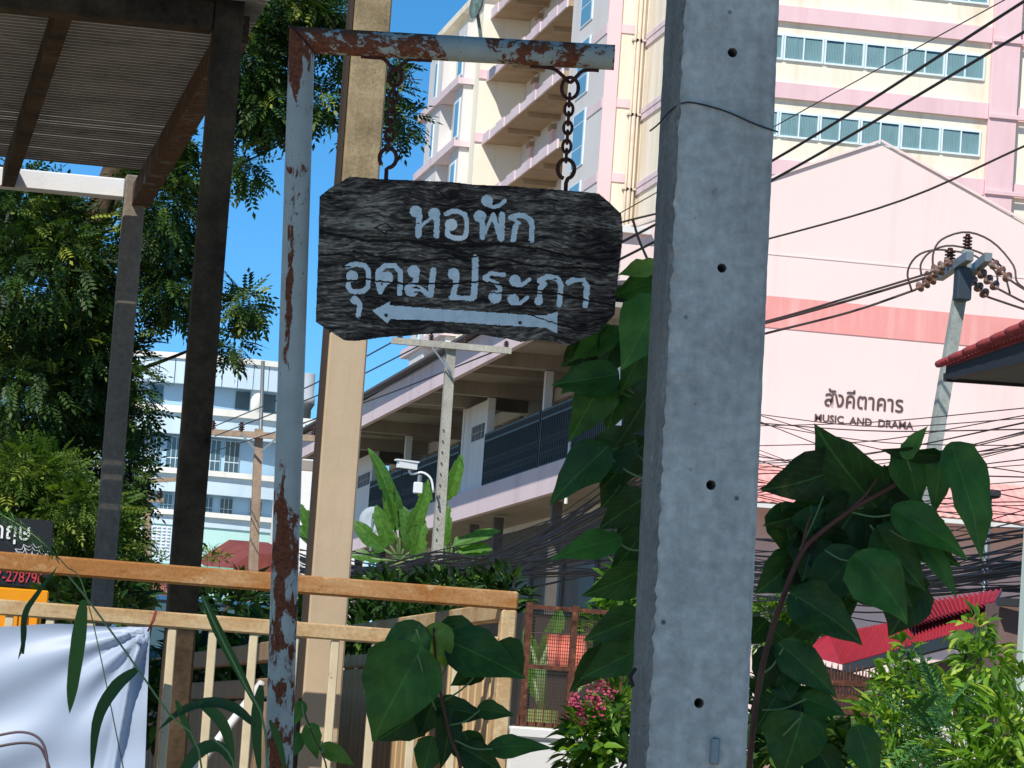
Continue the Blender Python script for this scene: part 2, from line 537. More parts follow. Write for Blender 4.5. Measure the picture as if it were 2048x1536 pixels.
def px_blade(name, pts, width, D, mat, parent, tint=.4, tilt=(0, .3), fold=.3, prof=BLADE, n=14):
    """long narrow blade along a pixel polyline"""
    pw = [P(x, y, D + (d[0] if d else 0)) for (x, y, *d) in pts]
    sp = catmull(pw, n)
    n0 = (-Fv + Rv * tilt[0] + Uv * tilt[1]).normalized()
    ws = []
    for i in range(len(sp)):
        t = i / (len(sp) - 1)
        for (ta, wa), (tb, wb) in zip(prof, prof[1:]):
            if ta <= t <= tb + 1e-9:
                ws.append((wa + (wb - wa) * (t - ta) / (tb - ta)) * width * .5 * D / FPX); break
    return sheet_leaf(name, sp, ws, [n0] * len(sp), mat, parent, fold=fold, wave=.02, tint=tint, cross=5, seed=rnd.randrange(10 ** 6))
def catmull(p, n):
    p = [Vector(q) for q in p]
    med = sorted((b - a).length for a, b in zip(p, p[1:]))[len(p) // 2 - 1 if len(p) > 2 else 0]
    full = [p[0]]
    for a, b in zip(p, p[1:]):          # even out long spans so that the curve does not loop
        k = max(1, min(8, int((b - a).length / max(med * 2.2, 1e-6))))
        full += [a.lerp(b, (i + 1) / k) for i in range(k)]
    p = full
    q = [p[0] * 2 - p[1]] + p + [p[-1] * 2 - p[-2]]
    out = []
    m = len(p) - 1
    for i in range(n):
        u = i / (n - 1) * m; k = min(int(u), m - 1); t = u - k
        a, b, c, d = q[k], q[k + 1], q[k + 2], q[k + 3]
        out.append(.5 * ((2 * b) + (c - a) * t + (2 * a - 5 * b + 4 * c - d) * t * t + (3 * b - a - 3 * c + d) * t ** 3))
    return out
def text_mesh(body, size, extrude, offset=0.0, align='CENTER'):
    cu = bpy.data.curves.new('text', 'FONT'); cu.body = body; cu.size = size; cu.extrude = extrude; cu.offset = offset
    cu.align_x = align
    cu.resolution_u = 4
    o = bpy.data.objects.new('text', cu); COL.objects.link(o)
    dg = bpy.context.evaluated_depsgraph_get(); dg.update()
    me = bpy.data.meshes.new_from_object(o.evaluated_get(dg))
    bpy.data.objects.remove(o); bpy.data.curves.remove(cu)
    return me
def place_text(name, body, parent, origin, xdir, updir, size, mat, extrude=.01, offset=0., xscale=1.0, align='CENTER', width=None):
    me = text_mesh(body, size, extrude, offset, align)
    if width:
        xs = [v.co.x for v in me.vertices]
        xscale = width / max(1e-6, max(xs) - min(xs))
    x = Vector(xdir).normalized(); u = Vector(updir); u = (u - x * u.dot(x)).normalized(); nrm = x.cross(u)
    off = wloc(parent)
    for v in me.vertices:
        c = v.co
        v.co = Vector(origin) - off + x * (c.x * xscale) + u * c.y + nrm * c.z
    me.materials.clear(); me.materials.append(mat)
    o = bpy.data.objects.new(name, me); COL.objects.link(o); o.parent = parent
    return o
# ------------------------------------------------------------------ ground
def struct(name, mb, mat, **k):
    return tag(mb.build(name, mat, **k), kind='structure')
M_soil = paint('dry_ground', '#a3967c', .2, .8, '#7c7a55', .5, .95, 20, .6, streak=False)
M_asph = concrete('pale_bounce_road', '#b3afa6', '#98948b', 1.5, .5, pits=False)  # unseen road, made pale to bounce light into the shade
g = MB(); g.quad((-900, -200, 0), (900, -200, 0), (900, 2500, 0), (-900, 2500, 0)); struct('ground', g, M_soil)
g = MB(); g.quad((-200, -4, .004), (200, -4, .004), (200, 6.2, .004), (-200, 6.2, .004)); struct('road', g, M_asph)
M_kerb = concrete('kerb_concrete', '#a5a199', '#7d7a73', 5, .4)
g = MB(); g.bbox(-60, 60, 6.25, 6.42, 0, .13, .02); struct('kerb', g, M_kerb)
g = MB(); g.quad((-60, 6.42, .12), (60, 6.42, .12), (60, 8.6, .12), (-60, 8.6, .12)); struct('pavement', g, M_kerb)

# ------------------------------------------------------------------ tall cream and pink building
M_cream = paint('cream_plaster', '#f8eeda', .05, .25, '#c4ad84', .7, .85, 8, .08)
M_pink = paint('pink_plaster', '#efcbce', .05, .3, '#c99a9e', .4, .85, 8, .08)
M_lav = paint('pale_lilac_plaster', '#e3d0d4', .05, .3, '#a9949a', .45, .85, 8, .08)
M_greyw = paint('pale_grey_plaster', '#dcd8d6', .05, .25, '#b0aaa8', .35, .85, 8, .08)
M_frame = plain('white_window_frame', '#e2eef2', .4)
M_curt = paint('teal_curtain', '#a3b8b5', .12, 1.2, None, 0, .8, 30, .1)
M_dark = plain('dark_recess', '#24282b', .5)
M_brownish = paint('brown_ceiling', '#b29c82', .1, .5, '#80664e', .5, .9, 10, .1)
t = NT('window_glass')
tb = t.new('ShaderNodeBsdfTransparent'); tb.inputs[0].default_value = (.84, .92, .92, 1)
gl = t.new('ShaderNodeBsdfGlossy'); gl.inputs['Roughness'].default_value = .06
ms = t.new('ShaderNodeMixShader'); ms.inputs[0].default_value = .14
t.link(tb.outputs[0], ms.inputs[1]); t.link(gl.outputs[0], ms.inputs[2]); t.link(ms.outputs[0], t.out.inputs['Surface'])
M_glass = t.m
M_dkglass = plain('dark_glass', '#46606a', .12, 0, .6)
M_blglass = plain('blue_glass', '#6f9cae', .15, 0, .6)
M_pipew = paint('drain_pipe', '#d8c8b4', .1, 2, None, 0, .5)

Y0 = P(1760, 100, 157).y
Y1 = Y0 + 6.0
zt0 = on_y(1562, 12, Y0).z; zb0 = on_y(1562, 43, Y0).z
SH = 157.0 / FPX * 157 * .985                    # storey height
XM = on_y(1345, 200, Y0).x                       # left flank of the main front
X1 = on_y(1208, 180, Y1).x                       # left flank of the stair strip
XR = on_y(2300, 200, Y0).x
ztop = zt0 + 2.4 * SH
tower = thing('tall_building', 'tall cream and pink building with teal curtained window rows behind the sign', 'building', (XM, Y0, 0))
m = MB(); m.box(XM, XR, Y0, Y0 + 22, 0, ztop); m.build('wall', M_cream, tower)
m = MB(); m.box(X1 + .02, XM - .002, Y1, on_x(1135, 200, X1).y - .26, 0, ztop); m.build('stair_wall', M_cream, tower)
for k in range(-9, 3):
    zt = zt0 + k * SH; zb = zb0 + k * SH
    xp = on_y(1985, 40, Y0).x; xq = on_y(2040, 40, Y0).x
    m = MB(); m.box(XM + .02, xp - .02, Y0 - .22, Y0 - .003, zb, zt); m.build('band', M_pink, tower)
    m = MB(); m.box(xq + .02, XR - .02, Y0 - .15, Y0 - .003, zb + .02, zt - .05); m.build('band', M_pink, tower)
    m = MB(); m.box(XM - .9 - 2.3, XM - 3.0, Y1 - .08, Y1 - .002, zb + .05, zb + .42)
    m = MB(); m.box(X1 + .55, on_y(1262, 180, Y1).x, Y1 - .06, Y1 - .002, zb + .02, zb + .4); m.build('band', M_pink, tower)
m = MB(); m.bbox(xp, xq, Y0 - .34, Y0 - .003, 0, ztop, .02); pil = m.build('pilaster', M_pink, tower)
for k in range(-3, 3):
    m = MB(); m.bbox(xp - .03, XR, Y0 - .46, Y0 - .345, zb0 + k * SH + .02, zb0 + k * SH + .22, .02); m.build('ledge', M_pink, tower)
m = MB(); m.box(X1 - .03, X1 + .55, Y1 - .1, Y1 - .002, 0, ztop); m.build('pilaster', M_pink, tower)
# windows of the main front
pitch = 81.3 / FPX * on_y(1760, 100, Y0).y / math.cos(HEAD) * 1.0
pitch = (on_y(1972, 100, Y0).x - on_y(1566, 100, Y0).x) / 5.0
def curtain_window(xa, xb, za, zb_, parent):
    fr = .09
    w = MB()
    w.box(xa + .012, xa + fr, Y0 - .07, Y0 - .006, za, zb_); w.box(xb - fr, xb - .012, Y0 - .07, Y0 - .006, za, zb_)
    w.box(xa + fr + .001, xb - fr - .001, Y0 - .068, Y0 - .006, zb_ - fr, zb_ - .001); w.box(xa + fr + .001, xb - fr - .001, Y0 - .11, Y0 - .006, za + .001, za + fr * .9)
    o = w.build('window', M_frame, parent)
    xm = (xa + xb) / 2
    w = MB(); w.box(xm - .03, xm + .03, Y0 - .066, Y0 - .008, za + fr, zb_ - fr); w.build('mullion', M_frame, o)
    for a, b in ((xa + fr, xm - .03), (xm + .03, xb - fr)):
        w = MB(); w.quad((a, Y0 - .05, za + fr * .9), (b, Y0 - .05, za + fr * .9), (b, Y0 - .05, zb_ - fr), (a, Y0 - .05, zb_ - fr)); w.build('pane', M_glass, o)
        w = MB(); n = 22; vs = []
        drop = rnd.uniform(.03, .1)
        for i in range(n + 1):
            xx = a + (b - a) * i / n; yy = Y0 - .02 + (.014 if i % 2 else -.012) * rnd.uniform(.5, 1.2)
            vs += [(xx, yy, za + fr), (xx, yy, zb_ - fr - drop)]
        w.add(vs, [(2 * i, 2 * i + 2, 2 * i + 3, 2 * i + 1) for i in range(n)]); w.build('curtain', M_curt, o)
        w = MB(); w.quad((a, Y0 - .0045, za + fr), (b, Y0 - .0045, za + fr), (b, Y0 - .0045, zb_ - fr), (a, Y0 - .0045, zb_ - fr)); w.build('backing', M_dark, o)
xw0 = on_y(1566, 100, Y0).x
zwt = on_y(1570, 68, Y0).z; zwb = on_y(1570, 121, Y0).z
for k in (-2, -1, 0, 1):
    for i in range(-2, 5):
        curtain_window(xw0 + i * pitch, xw0 + (i + 1) * pitch, zwb + k * SH, zwt + k * SH, tower)
# drain pipes on the stair strip
for q, xx in enumerate((1264, 1271, 1279)):
    p = on_y(xx, 180, Y1 - .18)
    m = MB(); m.tube([(p.x, Y1 - .18, 0), (p.x, Y1 - .18, ztop)], .055 if q != 1 else .09, 8); pp = m.build('drain_pipe', M_pipew, tower, True)
    for k in range(-4, 3):
        m = MB(); m.box(p.x - .13, p.x + .13, Y1 - .28, Y1 - .004, zb0 + k * SH - .3, zb0 + k * SH - .22); m.build('bracket', M_pipew, pp)
# balconies of the main front's flank and window of the strip
xs_ = on_y(1281, 222, Y1).x
for k in range(-6, 3):
    zf = zb0 + k * SH - .5
    m = MB(); m.box(xs_, XM - .004, Y0 + 1.2, Y1 - .004, zf, zf + .28); sl = m.build('balcony_slab', M_lav, tower)
    m = MB(); m.box(xs_ - .03, xs_ + .12, Y0 + 1.15, Y1 - .2, zf + .281, zf + .5); m.build('kerb', M_lav, sl)
    wx0 = on_y(1297, 30, Y1).x; wx1 = on_y(1328, 30, Y1).x
    m = MB(); m.box(wx0, wx1, Y1 - .05, Y1 - .003, zf + .7, zf + 1.75); wd = m.build('window', M_greyw, tower)
    m = MB(); m.box(wx0 + .06, wx1 - .06, Y1 - .06, Y1 - .051, zf + .76, zf + 1.69); m.build('pane', M_blglass, wd)
# stair flank: grey wall, recessed balconies, projecting far wing
rat = lambda xpx, ypx: on_x(xpx, ypx, X1).y
Ya = rat(1135, 200); Yb = rat(984, 210); X2 = on_y(955, 210, Yb).x
m = MB(); m.box(X1 - .02, X1 + .02, Y1 + .004, Ya, 0, ztop); m.build('flank_wall', M_greyw, tower)
XB = X1 + 1.9
m = MB(); m.box(X1 + .021, XB, Ya - .25, Ya + .01, 0, ztop); m.build('partition', M_cream, tower)
for k in range(-9, 3):
    zf = zb0 + k * SH - .55
    m = MB(); m.box(X1 - .25, XB + 1, Ya + .012, Yb - .01, zf, zf + .26); sl = m.build('balcony_slab', M_brownish, tower)
    m = MB(); m.box(X1 - .34, X1 - .252, Ya + .012, Yb - .01, zf - .06, zf + .36); fa = m.build('fascia', M_lav, sl)
    for j in range(5):
        yy = Ya + (Yb - Ya) * (j + .5) / 5
        m = MB(); m.box(X1 - .40, X1 - .342, yy, yy + (Yb - Ya) * .11, zf - .1, zf + .40); m.build('drip_edge', M_lav, sl)
    # beams under the slab, columns and windows on the inner wall
    for j in range(1, 4):
        yy = Ya + (Yb - Ya) * j / 4
        m = MB(); m.box(X1 + .05, XB - .01, yy - .15, yy + .15, zf - .24, zf - .002); m.build('beam', M_brownish, sl)
    for j in (1, 2, 3):
        yy = Ya + (Yb - Ya) * j / 3.6
        m = MB(); m.box(XB - .45, XB - .005, yy - .3, yy + .3, zf + .27, zf + SH - .3); c = m.build('column', M_pink, tower)
        m = MB(); m.box(XB - .55, XB - .004, yy - .4, yy + .4, zf + SH - .55, zf + SH - .301); m.build('capital', M_brownish, c)
    for j in range(9):
        ya = Ya + 1 + (Yb - Ya - 2) * j / 9; yb = ya + (Yb - Ya - 2) / 9 * .8
        m = MB(); m.box(XB - .06, XB - .004, ya, yb, zf + 1.1, zf + 2.2); w = m.build('window', M_greyw, tower)
        m = MB(); m.box(XB - .07, XB - .061, ya + .1, yb - .1, zf + 1.2, zf + 2.1); m.build('pane', M_dkglass, w)
m = MB(); m.box(XB, XM - .1, Ya + .011, Yb, 0, ztop); m.build('inner_wall', M_greyw, tower)
# tall windows in the grey flank
for k in range(-8, 3):
    zf = zb0 + k * SH
    ya, yb = rat(1175, 200), rat(1152, 200)
    m = MB(); m.box(X1 - .07, X1 - .022, ya, yb, zf - SH * .62, zf + SH * .16); w = m.build('window', M_frame, tower)
    for (a, b) in ((-.6, -.36), (-.34, -.02), (.0, .14)):
        m = MB(); m.box(X1 - .08, X1 - .071, ya + .25, yb - .25, zf + a * SH, zf + b * SH); m.build('pane', M_blglass, w)
    m = MB(); m.box(X1 - .06, X1 - .022, Y1 + .01, ya - .3, zf - .05, zf + .38); m.build('band', M_lav, tower)
# far wing
Yc = on_x(860, 300, X2).y
wing = thing('wing_building', 'far cream wing of the tall building with grey panels, left of its balconies', 'building', (X2, Yb, 0))
ztw = on_x(945, 22, X2).z
m = MB(); m.box(X2, X1 + 6, Yb, Yc, 0, ztw); m.build('wall', M_cream, wing)
for k in range(-9, 2):
    zf = zb0 + k * SH - .55
    m = MB(); m.box(X2 + .002 - .06, X1 + 1.88, Yb - .1, Yb - .002, zf + .05, zf + .5); m.build('band', M_pink, wing)
    m = MB(); m.box(X2 - .75, X2 - .002, Yb + 1.6, Yc, zf, zf + .3); sl = m.build('balcony_slab', M_lav, wing)
    m = MB(); m.box(X2 - .82, X2 - .751, Yb + 1.6, Yc + .05, zf + .0, zf + .42); m.build('fascia', M_lav, sl)
    L = Yc - Yb
    for (a, b, mt, d) in ((.12, .30, M_greyw, .5), (.55, .86, M_greyw, .62)):
        m = MB(); m.box(X2 - d, X2 - .003, Yb + L * a, Yb + L * b, zf + .305, zf + SH - .01); m.build('panel', mt, wing)
    for (a, b) in ((.16, .26), (.36, .50), (.66, .72), (.9, .97)):
        px_ = X2 - (.62 if a > .6 and a < .9 else .5 if a < .3 else 0)
        m = MB(); m.box(px_ - .05, px_ - .003, Yb + L * a, Yb + L * b, zf + .6, zf + SH - .6); w = m.build('window', M_frame, wing)
        m = MB(); m.box(px_ - .06, px_ - .051, Yb + L * a + .2, Yb + L * b - .2, zf + .75, zf + SH - .75); m.build('pane', M_blglass, w)
m = MB(); m.box(X2 - .4, X1 + 6, Yb - .3, Yc + .3, ztw, ztw + .35); m.build('parapet', M_cream, wing)
# roof dish
M_dish = paint('dish_grey', '#6f8480', .15, 2, '#3d4a48', .6, .6)
dish = thing('satellite_dish', 'round grey satellite dish at the roof edge of the far wing', 'satellite dish', P(957, 40, on_x(957, 40, X2 - .5).y * 1.02))
c = P(952, 6, 186); m = MB()
prof = [(-.3, .08), (-.2, .5), (-.06, .76), (0, .8), (.02, .79), (-.16, .5), (-.25, .08)]
m.lathe(c, (-.93, -.2, .1), prof, 20); m.build('bowl', M_dish, dish, True)
m = MB(); m.tube([c, c + Vector((.6, .4, -2.4))], .09, 6); m.build('mast', M_dish, dish)

# ------------------------------------------------------------------ music and drama hall
M_hall = paint('pale_pink_plaster', '#f3dfd8', .04, .15, '#d0aca2', .55, .85, 6, .06)
M_salm = paint('salmon_paint', '#eea39c', .07, .35, '#f4cfc6', .9, .8, 8, .1)
M_letter = plain('lettering_brown', '#5d4a48', .6)
M_white = paint('white_trim', '#e6e4df', .06, 1, '#b9b2a8', .4, .7)
YH = P(1760, 700, 100).y
hall = thing('music_hall', 'pale pink gabled hall with a salmon band and raised lettering', 'building', (on_y(1760, 1500, YH).x, YH, 0))
ap = on_y(1761, 287, YH); lf = on_y(1246, 462, YH); xr = 2 * ap.x - lf.x
zl = lf.z
m = MB(); m.prism([(lf.x, YH, 0), (xr, YH, 0), (xr, YH, zl), (ap.x + 1.2, YH, ap.z - .45), (ap.x, YH, ap.z), (ap.x - 1.0, YH, ap.z - .33), (lf.x, YH, zl)][::-1], (0, 24, 0)); fix_normals(m.build('wall', M_hall, hall))
def hall_band(y0, y1, x0, mat, name, proud, xa=None):
    za = on_y(x0, y0, YH).z; zb_ = on_y(x0, y1, YH).z
    m = MB(); m.box(xa if xa is not None else lf.x + .02, xr - .02, YH - proud, YH - .003, zb_, za); return m.build(name, mat, hall)
hall_band(592, 655, 1540, M_salm, 'band', .03)
hall_band(506, 509, 1540, M_hall, 'joint_ledge', .02)
M_roofg = paint('grey_roof', '#9c9a96', .1, 1)
for sgn in (-1, 1):     # verge of the gable
    a = Vector((ap.x, YH - .05, ap.z + .07)); b = Vector((lf.x - .25 if sgn < 0 else xr + .25, YH - .05, zl + .0))
    m = MB(); m.beam(a, b, .06, .06); m.build('verge', M_hall, hall)
m = MB(); m.box(lf.x - .9, lf.x + .7, YH - .25, YH + 20, zl - .06, zl + .1); m.build('gutter', M_white, hall)
o = on_y(1727, 818, YH - .02); wtx = on_y(1807, 820, YH).x - on_y(1650, 800, YH).x
place_text('lettering', 'สังคีตาคาร', hall, o, (1, 0, 0), (0, 0, 1), .60, M_letter, .006, .006, width=wtx)
o = on_y(1727, 850, YH - .02); wtx = on_y(1825, 855, YH).x - on_y(1628, 835, YH).x
place_text('lettering', 'MUSIC  AND  DRAMA', hall, o, (1, 0, 0), (0, 0, 1), .27, M_letter, .006, .005, width=wtx)
# porch roof of the hall: ribbed salmon sheet with a white edge
pxa = on_y(1150, 980, YH - 3).x
zt_ = on_y(1180, 900, YH).z; zb_ = on_y(1180, 983, YH - 3).z
porch = MB(); n = 120; vs = []
for i in range(n + 1):
    xx = pxa + (xr - pxa) * i / n; b = .03 if i % 2 else 0
    vs += [(xx, YH - .05, zt_ + b), (xx, YH - 3.0, zb_ + .1 + b)]
porch.add(vs, [(2 * i, 2 * i + 2, 2 * i + 3, 2 * i + 1) for i in range(n)]); porch.build('porch_roof', M_salm, hall)
m = MB(); m.box(pxa, xr, YH - 3.1, YH - 2.95, zb_ - .05, zb_ + .06); m.build('porch_gutter', M_white, hall)
for x_ in (on_y(1440, 1000, YH).x, on_y(2120, 1000, YH).x):
    m = MB(); m.box(x_ - .12, x_ + .12, YH - 2.8, YH - 2.56, 0, zb_ - .051); m.build('porch_column', M_white, hall)

# ------------------------------------------------------------------ curved light-blue building
M_blue = paint('sky_blue_paint', '#cde3f1', .04, .2, '#93b7cf', .35, .8, 6, .05)
M_blue2 = paint('mid_blue_paint', '#a8cae1', .05, .2, None, 0, .8, 6, .05)
M_bwhite = paint('white_ledge', '#f0f0ea', .05, .3, '#c2b8ac', .5, .8, 6, .05)
M_mint = paint('mint_paint', '#bfe9e4', .04, .2, None, 0, .8)
RB, DB = 14.0, 200.0
cb = P(372, 900, DB + RB); cb.z = 0
zof = lambda ypx: P(372, ypx, DB).z
blue = thing('curved_building', 'light blue round-fronted building with white ledges behind the trees', 'building', (cb.x, cb.y, 0))
phi0 = math.atan2(-(cb.y), -(cb.x))           # towards the camera
def arc(name, r0, r1, za, zb_, a0, a1, mat, n=28, parent=None):
    m = MB(); vs = []
    for i in range(n + 1):
        a = phi0 + a0 + (a1 - a0) * i / n
        for r in (r0, r1):
            for z in (za, zb_): vs.append((cb.x + math.cos(a) * r, cb.y + math.sin(a) * r, z))
    fs = []
    for i in range(n):
        b = 4 * i; c = b + 4
        fs += [(b + 2, c + 2, c + 3, b + 3), (b + 1, b + 3, c + 3, c + 1), (b, c, c + 2, b + 2), (b, b + 1, c + 1, c)]
    fs += [(0, 2, 3, 1), (4 * n, 4 * n + 1, 4 * n + 3, 4 * n + 2)]
    m.add(vs, fs); return fix_normals(m.build(name, mat, parent or blue))
A0, A1 = -.55, .42
arc('wall', 9, RB - .9, 0, zof(716), A0, A1, M_blue2)
arc('coping', RB - .6, RB + .15, zof(716), zof(705), A0, A1, M_bwhite)
for i in range(16):       # parapet panels
    a = A0 + (A1 - A0) * i / 16
    arc('panel', RB - .4, RB, zof(766), zof(716) - .003, a + .0018, a + (A1 - A0) / 16 - .0018, M_blue, 2)
def floor_band(yt, ym, yb):
    arc('ledge', RB - .6, RB + .25, zof(ym), zof(yt), A0, A1, M_bwhite)
    arc('band', RB - .5, RB, zof(yb), zof(ym) - .003, A0, A1, M_blue)
floor_band(812, 826, 868); floor_band(938, 949, 985); floor_band(1022, 1032, 1052)
arc('lower_wall', RB - .6, RB - .1, 0, zof(1052) - .003, A0, A1, M_mint)
def arc_window(ac, wa, yt, yb, nx, parent=blue):
    r = RB - .85
    w = arc('window', r - .02, r + .06, zof(yb), zof(yt), ac - wa, ac + wa, M_frame, 3)
    for j in range(nx):
        for (q0, q1) in ((0.02, .33), (.36, .98)):
            a = ac - wa + 2 * wa * (j + .06) / nx; b = ac - wa + 2 * wa * (j + .94) / nx
            z0 = zof(yb) + (zof(yt) - zof(yb)) * q0; z1 = zof(yb) + (zof(yt) - zof(yb)) * q1
            arc('pane', r + .061, r + .07, z0, z1, a, b, M_dkglass, 1, w)
pxa_ = lambda x: (x - 372) / 37.5 / RB        # pixel column -> angle on the drum
for xx in (270, 303, 346, 388, 430, 471):
    arc_window(pxa_(xx), .030, 872, 938, 3)
for xx in (262, 296, 338, 381, 424, 467, 532):
    arc_window(pxa_(xx), .026, 989, 1022, 3)
for (a, b) in ((285, 314), (470, 500), (528, 560)):
    arc('opening', RB - .9 + .001, RB - .86, zof(806), zof(770), pxa_(a), pxa_(b), M_dkglass, 3)
for xx in (512, 250):
    a = phi0 + pxa_(xx); m = MB(); p = (cb.x + math.cos(a) * (RB - .45), cb.y + math.sin(a) * (RB - .45))
    m.tube([(p[0], p[1], zof(812)), (p[0], p[1], zof(766) - .004)], .34, 14); m.build('column', M_bwhite, blue, True)
M_tank = paint('grey_tank', '#a9b4bd', .08, 1)
tk = thing('water_tank', 'pale grey round tank on a dark base beside the blue building', 'tank', P(622, 800, 190))
c = P(614, 800, 190); m = MB(); m.lathe(c - Vector((0, 0, .2)), (0, 0, 1), [(0, .4), (.3, .42), (.35, .33), (1.5, .33), (1.55, .3)], 18); m.build('drum', M_tank, tk, True)
m = MB(); m.lathe(c - Vector((0, 0, 1.2)), (0, 0, 1), [(-30, .25), (.7, .25), (1.0, .42), (1.02, .4)], 14); m.build('pedestal', plain('dark_metal', '#3c4448', .5), tk, True)
lb = thing('annex_building', 'low white annex with blue openings beside the veranda roof end', 'building', P(640, 1000, 150))
pa = P(604, 836, 150); m = MB(); m.box(pa.x, pa.x + 3, pa.y, pa.y + 8, 0, pa.z); m.build('wall', M_bwhite, lb)
for i in range(4):
    m = MB(); m.box(pa.x + .15 + i * .32, pa.x + .4 + i * .32, pa.y - .03, pa.y - .003, pa.z - 1.1, pa.z - .25); m.build('window', M_blglass, lb)
# red-brown roofs and mint wall low behind the gate
M_rroof = paint('old_red_roof', '#8d4a44', .15, 1.2, '#5e302c', .5, .9, 6, .4)
rr_ = thing('tiled_roof_house', 'low house with a dull red roof between the far poles', 'house', P(500, 1170, 95))
a = P(435, 1150, 95); b = P(505, 1106, 95); c = P(600, 1150, 95)
m = MB(); m.prism([(a.x, a.y, a.z), (c.x, c.y, a.z), (c.x - .2, c.y, b.z), (b.x, b.y, b.z)], (0, 6, .6)); fix_normals(m.build('roof', M_rroof, rr_))
m = MB(); m.box(a.x + .3, c.x - .1, a.y + .3, a.y + 6, 0, a.z - .01); m.build('wall', M_mint, rr_)
mw = thing('brick_outbuilding', 'old reddish brick outbuilding low behind the gate bars', 'building', P(290, 1180, 70))
a = P(246, 1158, 70); b = P(345, 1260, 70)
M_brick = NT('brickwork')
br = M_brick.new('ShaderNodeTexBrick'); br.inputs['Scale'].default_value = 5
br.inputs['Color1'].default_value = lin('#9a5a50'); br.inputs['Color2'].default_value = lin('#84483f'); br.inputs['Mortar'].default_value = lin('#a58a80')
M_brick.link(M_brick.co((1, 1, 1), 'Object', (math.pi / 2, 0, 0)), br.inputs['Vector']); M_brick.col(br.outputs['Color']); M_brick.rough(.9)
m = MB(); m.box(a.x, b.x + .3, a.y, a.y + 4, 0, a.z); m.build('wall', M_brick.m, mw)
m = MB(); m.box(a.x - .15, a.x + .05, a.y - .1, a.y + .2, 0, a.z + .1); m.build('corner_post', M_white, mw)
gw = thing('grid_wall', 'white wall of square glass blocks low in front of the blue building', 'wall', P(300, 1100, 120))
a = P(245, 1045, 120); b = P(350, 1105, 120)
m = MB(); m.box(a.x, b.x, a.y + .02, a.y + .3, 0, a.z); m.build('backing', M_blue, gw)
nx_, nz_ = 11, 8
m0 = MB(); w_ = (b.x - a.x) / nx_; h_ = (a.z - b.z) / nz_
for i in range(nx_):
    for j in range(nz_):
        m = MB(); m.bbox(a.x + i * w_ + .025, a.x + (i + 1) * w_ - .025, a.y - .03, a.y + .018, b.z + j * h_ + .025, b.z + (j + 1) * h_ - .025, .02)
        m.build('glass_block', M_bwhite, gw)
gs = thing('green_roof_shed', 'long low shed with a mint green sheet roof behind the gate', 'shed', P(400, 1140, 80))
a = P(230, 1118, 80); b = P(470, 1150, 80)
m = MB(); m.prism([(a.x, a.y, a.z), (b.x, a.y, a.z), (b.x, a.y + 3, a.z + .12), (a.x, a.y + 3, a.z + .12)], (0, 0, -.12)); fix_normals(m.build('roof', paint('mint_sheet', '#7fcbb4', .08, 1), gs))
m = MB(); m.box(a.x + .2, b.x - .2, a.y + .4, a.y + 2.8, 0, a.z - .121); m.build('wall', M_mint, gs)

# ------------------------------------------------------------------ veranda building (two floors, eaves towards us)
M_veg = paint('veranda_wall', '#eeeeee', .06, .5, '#8d8a88', .4, .85, 8, .1)
M_soff = paint('soffit_boards', '#aca49a', .1, .8, '#5a5048', .5, .9, 8, .15)
M_grille = plain('black_grille', '#23272a', .5)
pf = P(890, 769, 70); XF = pf.x
ZFB = pf.z                                        # eaves board bottom
ZFT = on_x(734, 801, XF).z                         # eaves board top
Yn = 57.5; Yfar = on_x(575, 940, XF).y
XG = XF + 1.25                                     # plane of columns and grilles
ZB0 = on_x(890, 1046, XG).z; ZB1 = on_x(898, 999, XG).z
XV = XG + 1.3
ver = thing('veranda_building', 'two storey lilac building with an open veranda and dark window grilles', 'building', (XF, Yn, 0))
m = MB(); m.box(XF - .05, XF + .05, Yn, Yfar, ZFB, ZFT); m.build('eaves_board', M_lav, ver)
m = MB(); m.box(XF + .051, XV + .2, Yn, Yfar, ZFT - .2, ZFT - .12); m.build('soffit', M_soff, ver)
M_rsheet = paint('dark_roof_sheet', '#5c5a5c', .1, 1)
m = MB(); m.prism([(XF - .25, Yn, ZFT + .01), (XF - .25, Yn, ZFT + .06), (XV + .2, Yn, ZFT + .5), (XV + .2, Yn, ZFT + .4)], (0, Yfar - Yn + .3, 0)); fix_normals(m.build('roof', M_rsheet, ver))
m = MB(); m.prism([(XV + .201, 80, ZFT + .4), (XV + .201, 80, ZFT + .5), (XV + 4, 80, ZFT + 1.1), (XV + 4, 80, ZFT + 1.0)], (0, Yfar - 80, 0)); fix_normals(m.build('roof', M_rsheet, ver))
m = MB(); m.box(XV + .251, XV + 4, 80, Yfar, 0, ZFT + .38); m.build('rear_rooms', M_veg, ver)
m = MB(); m.box(XV, XV + .25, Yn + .2, Yfar, ZB0 - .1, ZFT - .201); m.build('inner_wall', M_veg, ver)
m = MB(); m.box(XG, XV + .2, Yn + .1, Yfar, ZB0 - .0, ZB0 + .22); m.build('floor_slab', M_soff, ver)
m = MB(); m.box(XG - .12, XG - .001, Yn + .1, Yfar, ZB0 - .06, ZB1); m.build('balcony_band', M_lav, ver)
M_gfw = paint('ground_floor_shade_tone', '#6a6662', .15, .8, '#45413e', .6)  # dark tone puts the shade under the upper floor into the colour
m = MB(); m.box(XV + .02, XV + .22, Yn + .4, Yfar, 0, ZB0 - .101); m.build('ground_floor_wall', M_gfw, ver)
for k in range(12):
    yy = Yn + 2 + k * 3.2
    m = MB(); m.box(XV - .03, XV + .019, yy, yy + 1.6, 1.0, ZB0 - .9); w = m.build('window', M_gfw, ver)
    m = MB(); m.box(XV - .04, XV - .031, yy + .1, yy + 1.5, 1.1, ZB0 - 1.0); m.build('pane', M_dark, w)
HO = ZFT - .2 - ZB1
